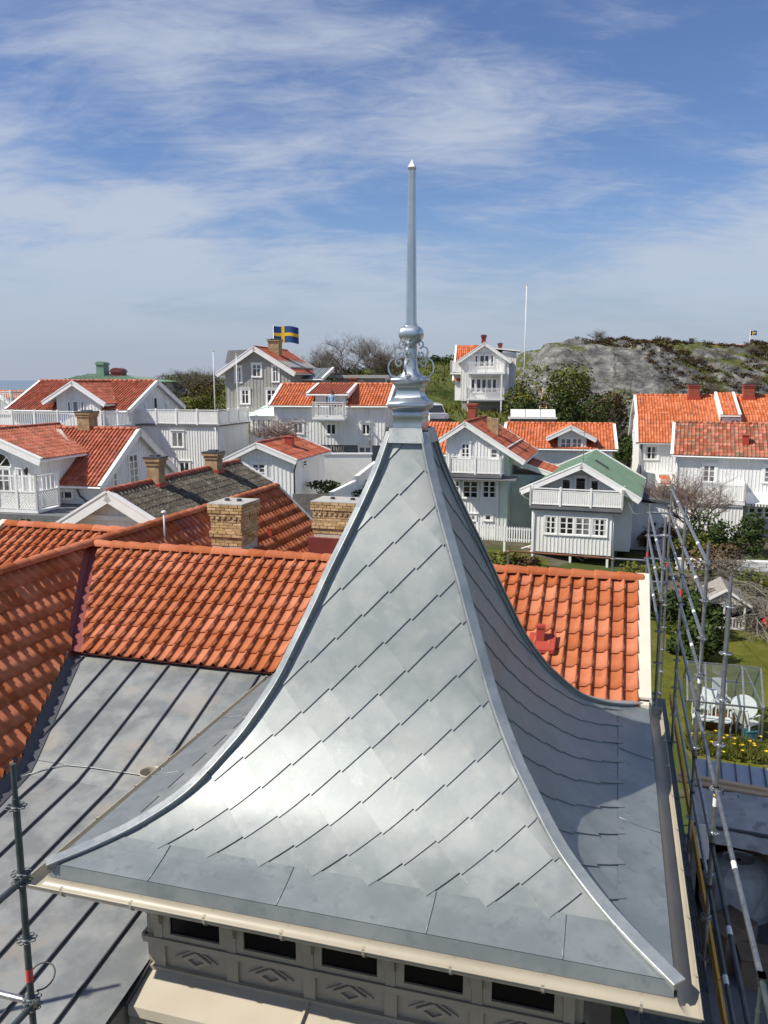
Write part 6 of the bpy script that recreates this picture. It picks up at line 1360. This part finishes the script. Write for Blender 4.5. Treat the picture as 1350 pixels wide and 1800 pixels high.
for px, py, sx, sy, sz, rz, lab in ((1275, 1690, .42, .3, .40, .5, 'large closed cardboard box before the wrapped barrel'), (1325, 1730, .30, .25, .30, -.2, 'smaller cardboard box beside the large one')):
    b = onz(px, py, 0.0); m = MB(); m.box(-sx, sx, -sy, sy, 0, sz * 2); o = m.build('cardboard_box', 'cardboard'); o.location = b; o.rotation_euler = (0, 0, rz); tag(o, lab, 'box')
    m = MB(); m.box(-.03, .03, -sy - .002, sy + .002, sz * 2, sz * 2 + .004); m.build('tape', 'timber', o)
    for s_ in (-1, 1): m = MB(); m.frame((s_ * .01, -sy, sz * 2 + .005), (s_ * (sx - .01), 0, .012), (0, 2 * sy, 0), (0, 0, .006)); m.build('flap', 'cardboard', o)
b = onz(1330, 1545, .4); o = empty('timber_crate', (b.x, b.y, 0), .2, 'pale timber crate side leaning under the shed roof', 'crate')
for i in range(5): m = MB(); m.frame((-.35, 0, .25 + i * .24), (.7, 0, 0), (0, .03, 0), (0, .015, .21)); m.build('board', 'timber', o)
for x in (-.3, .25): m = MB(); m.box(x, x + .06, .03, .07, .0, 1.45); m.build('batten', 'timber', o)
sheet('patio', [(4.0, 4), (18, 4), (18, 17.3), (4.0, 17.3)], 'plinth', .02, 6)  # dark colour stands in for the shade over the yard
# ================================================================== scaffolds
def hw(u, v, z): return toworld((u, v, z))
TR_ = .0242
ros = MB(); pts = []
ros.lathe([(.028, -.005), (.062, -.005), (.062, .005), (.028, .005)], n=16)
ros2 = MB()
for k in range(8):
    a = k * math.pi / 4; c = V((math.cos(a) * .052, math.sin(a) * .052, 0)); ros2.tube([c + V((math.cos(t) * .018, math.sin(t) * .018, 0)) for t in [6.2832 * i / 8 for i in range(8)]], .0045, 4, closed=True)
ros2.lathe([(.025, -.008), (.038, -.006), (.038, .006), (.025, .008)], n=12)
ros_me = {k: ros2.mesh('rosette', k, True) for k in ('steel', 'steel_dark')}
def standard(root, u, v, z0, z1, zs, mt_='steel', marks=()):
    m = MB(); m.tube([(u, v, z0), (u, v, z1 - .25), (u, v, z1 - .249), (u, v, z1)], [TR_, TR_, .019, .019], 12); o = m.build('standard', mt_, root, True); autosmooth(o)
    for z in zs:
        r = link('rosette', ros_me[mt_], o); r.location = (u, v, z)
    for z, mk in marks: m = MB(); m.lathe([(TR_ + .001, -.05), (TR_ + .001, .05)], c=(u, v, z), n=12, caps=False); m.build('tape_mark', mk, o, True)
    return o
def ledger(root, p, q, mt_='steel', marks=()):
    m = MB(); m.tube([p, q], TR_ * .98, 10); o = m.build('ledger', mt_, root, True); autosmooth(o); d = (V(q) - V(p)).normalized()
    for e in (V(p), V(q)): m = MB(); m.bar(e - d * .04, e + d * .04, .055, .07); m.build('wedge_head', mt_, o)
    for t, mk in marks: c = V(p).lerp(V(q), t); m = MB(); m.tube([c - d * .06, c + d * .06], TR_ + .001, 10, cap=False); m.build('tape_mark', mk, o, True)
sc1 = empty('scaffold', HO, -TH, 'tall grey tube scaffold with guard rails beside the tiled gable', 'scaffold')
lv = [1.41 - .5 * k for k in range(10)]
for u, v, zt_, mk in ((3.2, .68, 2.22, ((-.62 + .5, 'yellow_mark'), (-.24, 'plastic_white'))), (3.2, 2.8, 2.17, ((.35, 'plastic_white'),)), (3.2, 6.3, 2.12, ((.62, 'red_mark'),)), (3.2, 9.95, 2.05, ((.3, 'red_mark'),)), (2.78, 4.6, 2.18, ((.9, 'red_mark'),)), (2.78, 9.95, 1.6, ((.5, 'red_mark'),)), (3.2, -2.2, -.1, ())):
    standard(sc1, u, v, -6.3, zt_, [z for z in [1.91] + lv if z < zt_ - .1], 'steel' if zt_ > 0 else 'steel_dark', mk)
for z in (1.91, 1.41, .91, .41): ledger(sc1, (3.2, 2.8, z), (3.2, 6.3, z), marks=((.35, 'plastic_white'),)); ledger(sc1, (3.2, 6.3, z), (3.2, 9.95, z), marks=((.5, 'plastic_white'),))
for z in (1.41, .91, .41): ledger(sc1, (2.78, 4.6, z), (2.78, 9.95, z), marks=((.4, 'plastic_white'),))
for z in (-.1, -.75, -1.25):  # near low tubes take a darker steel, their shade put into the colour
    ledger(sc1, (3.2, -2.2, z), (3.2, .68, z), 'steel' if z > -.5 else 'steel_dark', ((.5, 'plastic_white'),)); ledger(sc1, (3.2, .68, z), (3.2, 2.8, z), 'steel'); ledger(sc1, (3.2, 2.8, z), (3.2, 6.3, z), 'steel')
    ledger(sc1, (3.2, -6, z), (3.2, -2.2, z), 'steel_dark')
for z in (1.41, .91, .41, -.1): ledger(sc1, (2.78, 9.95, z), (3.2, 9.95, z))
ledger(sc1, (-.2, 9.95, .40), (2.07, 9.95, .36), 'rust')
ledger(sc1, (2.07, 9.95, .36), (2.78, 9.95, .36))
for z in (-.12, -.57, -1.03): ledger(sc1, (2.07, 9.95, z), (2.78, 9.95, z))
standard(sc1, 2.07, 9.95, -6.3, .62, [.36, -.12, -.57], 'steel'); standard(sc1, -.2, 9.95, -6.3, .55, [.4], 'steel')
for v0 in (-6.0, -3.95, -1.9, .15, 2.2, 4.25, 6.3):
    for u0 in (2.68, 2.94):
        m = MB(); perf = (v0 == .15 and u0 > 2.8)
        if perf:
            for i in range(9): m.box(u0 + .25 * i / 8 - .006, u0 + .25 * i / 8 + .006, v0, v0 + 2.03, -2.12, -2.10)
            for i in range(68): y = v0 + 2.03 * i / 67; m.box(u0, u0 + .25, y - .006, y + .006, -2.121, -2.105)
        else: m.box(u0, u0 + .25, v0 + .01, v0 + 2.04, -2.15, -2.10)
        m.build('deck_plank', 'steel_dark', sc1)
        m = MB(); m.box(u0 - .02, u0 + .24, v0 + .01, v0 + 2.04, -4.15, -4.10); m.build('deck_plank', 'steel_dark', sc1)  # lower deck, added so that dark planks fill the gap below
    m = MB(); m.box(3.27, 3.30, v0 + .01, v0 + 2.03, -2.1, -1.93); m.build('toe_board', 'board_yellow', sc1)
m = MB(); m.box(3.34, 3.56, 3.2, 3.24, -2.4, -1.9); m.build('white_panel', 'plastic_white', sc1)
sc2 = empty('scaffold', HO, -TH, 'dark scaffold poles standing on the grey metal roof', 'scaffold')
zs2 = [1.307, .806, .745, .30, -.172, -.235, -.7]
standard(sc2, -1.845, -3.74, -2.2, 1.62, zs2, 'steel_dark', ((.02, 'red_mark'),)); standard(sc2, -4.35, -3.74, zmet(-3.74), 1.62, [1.307, .8, .3, -.2], 'steel_dark')
ledger(sc2, (-4.35, -3.74, -.2), (-1.845, -3.74, -.2), 'steel', ((.86, 'yellow_mark'),)); ledger(sc2, (-1.845, -3.74, -.235), (-1.845, -5.6, -.235), 'steel_dark'); ledger(sc2, (-1.845, -3.74, .745), (-1.845, -5.6, .745), 'steel_dark')
m = MB(); m.tube([V((-1.83, -3.72, -.12)) + V((.10 * math.sin(t), .16 * (1 - math.cos(t)) * .5, .05 * (1 - math.cos(t)))) for t in [.2 + 5.6 * i / 16 for i in range(17)]], .006, 5); m.build('tie_wire', 'black_rubber', sc2, True)
# wire from the white house to the scaffold
a_, b_ = at(1105, 883, 43), hw(2.78, 9.95, 1.5); m = MB(); m.tube([a_.lerp(b_, t) + V((0, 0, -.35 * math.sin(math.pi * t))) for t in [i / 8 for i in range(9)]], .012, 4); tag(m.build('cable', 'steel'), 'thin cable from the green roofed house to the scaffold', 'cable')
# ================================================================== poles, flags, people, vehicles, small things
def flagpole(label, px, y0, y1, Y, r=.05):
    p, q = at(px, y1, Y), at(px, y0, Y); z0 = min(p.z, ground(p.x, p.y)); o = empty('flagpole', (p.x, p.y, z0), 0, label, 'flagpole', None)
    m = MB(); H = q.z - z0; m.tube([(0, 0, -.2), (0, 0, H * .5), (0, 0, H)], [r, r * .8, r * .5], 8); m.build('pole', 'white_trim', o, True)
    m = MB(); m.lathe([(.02, H), (r * 1.3, H + .06), (.01, H + .14)], n=8); m.build('knob', 'flag_yellow', o, True); return o, H
def flag(o, H, w_, h_, seed, name='flag', dark=False):
    def P(s, t): return (s * w_ * .97, .22 * math.sin(s * 6 + seed) * s, H - .1 - t * h_ - .10 * s * s * h_ - .05 * math.sin(s * 7))
    def strip(s0, s1, t0, t1, off):
        m = MB(); n = 14; vs = []
        for i in range(n + 1):
            for t in (t0, t1): x, y, z = P(s0 + (s1 - s0) * i / n, t); vs.append((x, y - off, z))
        m.add(vs, [(2 * i, 2 * i + 1, 2 * i + 3, 2 * i + 2) for i in range(n)]); return m
    f = MB(); f.add(*(lambda m: (m.v, m.f))(strip(0, 1, 0, 1, 0))); fo = f.build(name, 'flag_blue', o, True)
    for off in (.012, -.012): m = strip(0, 1, .4, .6, off); m2 = strip(.3125, .4375, 0, 1, off * 1.6); m.add(m2.v, m2.f); m.build('cross', 'flag_yellow', fo, True, 'stuff')
o, H = flagpole('white flagpole flying a blue and yellow flag behind the grey house', 483, 571, 690, 80); flag(o, H, 2.5, 1.55, .4)
flagpole('white flagpole standing free beside the left eave of the grey house', 378, 619, 722, 66); flagpole('white flagpole in front of the grey house wall', 419, 624, 756, 60); flagpole('tall bare white flagpole on the rock by the slope house', 922, 502, 640, 95, .07)
o, H = flagpole('far flagpole with small dark flag beyond the heath', 1318, 580, 600, 138, .06); flag(o, H, 1.1, .75, .2)
# person on the dormer balcony
def person(loc, rz):
    o = empty('person', loc, rz, 'person in light blue top standing on the dormer balcony', 'person')
    me = bpy.data.meshes.new('body'); J = [((0, 0, .95), .13), ((0, 0, 1.18), .125), ((0, 0, 1.38), .14), ((0, 0, 1.50), .06), ((0, -.01, 1.60), .085), ((0, -.01, 1.70), .09),
        ((-.10, 0, .88), .10), ((-.11, -.02, .48), .065), ((-.11, .02, .08), .045), ((-.11, -.10, .04), .035), ((.10, 0, .88), .10), ((.11, -.02, .48), .065), ((.11, .02, .08), .045), ((.11, -.10, .04), .035),
        ((-.19, 0, 1.40), .06), ((-.25, -.02, 1.15), .045), ((-.20, -.20, 1.02), .035), ((-.17, -.27, 1.00), .03), ((.19, 0, 1.40), .06), ((.25, -.02, 1.15), .045), ((.20, -.20, 1.02), .035), ((.17, -.27, 1.00), .03)]
    E = [(0, 1), (1, 2), (2, 3), (3, 4), (4, 5), (0, 6), (6, 7), (7, 8), (8, 9), (0, 10), (10, 11), (11, 12), (12, 13), (2, 14), (14, 15), (15, 16), (16, 17), (2, 18), (18, 19), (19, 20), (20, 21)]
    me.from_pydata([j[0] for j in J], E, []); b = link('body', me, o); md = b.modifiers.new('skin', 'SKIN')
    for i, j in enumerate(J): me.skin_vertices[0].data[i].radius = (j[1], j[1] * .85)
    me.skin_vertices[0].data[0].use_root = True; sb = b.modifiers.new('sub', 'SUBSURF'); sb.levels = sb.render_levels = 2
    dg = bpy.context.evaluated_depsgraph_get(); e = b.evaluated_get(dg); nm = bpy.data.meshes.new_from_object(e); b.modifiers.clear(); b.data = nm
    nm.materials.clear(); [nm.materials.append(M[k]) for k in ('skin', 'shirt', 'trousers', 'hair')]
    for p in nm.polygons: z = p.center.z; x = abs(p.center.x); p.material_index = 2 if z < .96 and not (x > .15 and z > .9) else (1 if z < 1.49 and p.center.y > -.2 else 0); p.use_smooth = True
    m = MB(); m.lathe([(.03, 1.83), (.085, 1.80), (.105, 1.72), (.10, 1.64), (.07, 1.58)], c=(0, .02, 0), n=12); m.build('hair', 'hair', o, True)
    for s_ in (-1, 1): m = MB(); m.lathe([(.002, -.012), (.012, 0), (.002, .012)], c=(.035 * s_, -.095, 1.69), n=6); m.build('eye', 'dark', o)
    m = MB(); m.prism([(-.015, -.09, 1.64), (.015, -.09, 1.64), (0, -.09, 1.69)], (0, -.03, 0)); m.build('nose', 'skin', o); m = MB(); m.box(-.03, .03, -.098, -.08, 1.60, 1.61); m.build('mouth', 'maroon', o)
person(BALC, -.15)
# parked white van on the hillside track
b = gp(772, 742, 71); cr_o = empty('parked_van', b + V((0, 0, .02)), math.radians(12), 'white van parked on the green hillside below the slope house', 'van')
m = MB(); m.prism([(-.85, 0, .35), (-.85, 0, .95), (-.8, -.0, 1.0), (.8, 0, 1.0), (.85, 0, .95), (.85, 0, .35)], (0, 4.2, 0)); m.prism([(-.80, .9, 1.0), (.80, .9, 1.0), (.70, 1.6, 1.75), (-.70, 1.6, 1.75)], (0, 2.3, 0)); m.build('body', 'car_white', cr_o)
m = MB(); m.quad((-.72, .93, 1.05), (.72, .93, 1.05), (.64, 1.50, 1.66), (-.64, 1.50, 1.66)); o = m.build('windscreen', 'glass', cr_o); o.location = (0, -.03, .02)
for s_ in (-1, 1):
    m = MB(); m.box(s_ * .62 - .14, s_ * .62 + .14, -.03, .02, .62, .82); m.build('headlight', 'zinc_bright', cr_o)
    m = MB(); m.bar((s_ * .66, 1.7, 1.8), (s_ * .66, 3.6, 1.8), .05, .05); m.build('roof_rail', 'steel', cr_o)
    for y in (.75, 3.4):
        m = MB(); m.tube([(s_ * .70, y, .32), (s_ * .88, y, .32)], .32, 16); wl = m.build('wheel', 'black_rubber', cr_o, False); m = MB(); m.tube([(s_ * .87, y, .32), (s_ * .89, y, .32)], .19, 12); m.build('rim', 'steel', wl)
for y in (1.8, 2.4, 3.0, 3.5): m = MB(); m.bar((-.68, y, 1.83), (.68, y, 1.83), .06, .04); m.build('roof_bar', 'plastic_white', cr_o)
m = MB(); m.box(-.85, .85, -.04, 0, .35, .55); m.build('bumper', 'seam', cr_o)
# picket fence before the balcony house
p, q = at(838, 948, 42.5), at(936, 954, 41.5); p.z = p.z; fo = empty('picket_fence', p, math.atan2(q.y - p.y, q.x - p.x), 'white picket fence between the balcony house and green roofed house', 'fence'); L = math.hypot(q.x - p.x, q.y - p.y)
for z in (.12, .68): m = MB(); m.bar((0, .03, z), (L, .03, z), .05, .07); m.build('rail', 'white_trim', fo)
n = int(L / .13)
pk = MB(); pk.prism([(-.035, 0, 0), (.035, 0, 0), (.035, 0, .76), (0, 0, .82), (-.035, 0, .76)], (0, -.02, 0)); pme = pk.mesh('picket', 'white_trim')
for i in range(n): o = link('picket', pme, fo); o.location = (.06 + i * .13, 0, 0)
for x in (0, L / 2, L): m = MB(); m.box(x - .05, x + .05, 0, .1, -1.2, .92); m.build('post', 'white_trim', fo)
# wood heap and odds and ends by the stilts
hb = onz(972, 985, .5); hb.z = ground(hb.x, hb.y)
for i in range(9):
    a = R.uniform(0, 3.14); L = R.uniform(1.0, 2.2); c = hb + V((R.uniform(-1.2, 1.0), R.uniform(-.6, .8), .15 + .07 * i)); d = V((math.cos(a), math.sin(a) * .6, R.uniform(-.15, .3))) * (L / 2)
    m = MB(); m.bar(c - d, c + d, .10, .05); o = m.build('scrap_board', 'white_trim' if i % 3 else 'timber_grey'); tag(o, 'white painted scrap board in the heap beside the stilts' if i % 3 else 'grey weathered scrap board in the heap beside the stilts', 'board', 'scrap boards in the heap' if i % 3 else 'grey boards in the heap')
for i in range(8):
    c = hb + V((.9 + R.uniform(-.5, .5), 1.0 + R.uniform(-.4, .4), .12 + .14 * (i // 3))); m = MB(); m.tube([c, c + V((.1, .45, 0))], .09, 8); tag(m.build('log', 'timber'), 'short split log in the woodpile below the balcony', 'log', 'logs in the woodpile')
b = hb + V((1.7, -.8, 0)); m = MB(); m.prism([(-.2, -.14, .02), (.2, -.14, .02), (.2, -.14, .42), (.1, -.14, .5), (-.14, -.14, .5), (-.2, -.14, .42)], (0, .28, 0)); o = m.build('jerry_can', 'plastic_white'); o.location = b; tag(o, 'white plastic jerry can standing beside the scrap boards', 'canister'); m = MB(); m.tube([(-.1, 0, .5), (-.08, 0, .56), (.04, 0, .56), (.06, 0, .5)], .02, 5); m.build('handle', 'plastic_white', o); m = MB(); m.lathe([(.035, .44), (.035, .5), (.03, .53)], c=(.14, 0, 0), n=8); m.build('cap', 'red', o)
# low skerries in the sea
for i, (px, Y, w_, hh) in enumerate(((12, 620, 60, 5.5), (58, 700, 40, 5), (82, 560, 25, 3.6))):
    p = at(px, 676, Y); m = MB(); n = 14; vs = []
    for j in range(5):
        for k in range(n): a = 6.2832 * k / n; r = (1 - j / 4.0) ** .6 * w_ * (1 + .3 * noise.noise(V((math.cos(a) * 1.5, math.sin(a) * 1.5, i)))); vs.append((p.x + r * math.cos(a), p.y + r * .4 * math.sin(a), -8.6 + hh * (j / 4.0) ** .8 * (1 + .2 * noise.noise(V((k, j, i))))))
    m.add(vs, [(j * n + k, j * n + (k + 1) % n, (j + 1) * n + (k + 1) % n, (j + 1) * n + k) for j in range(4) for k in range(n)]); m.build('skerry', 'rock', None, True, 'structure')
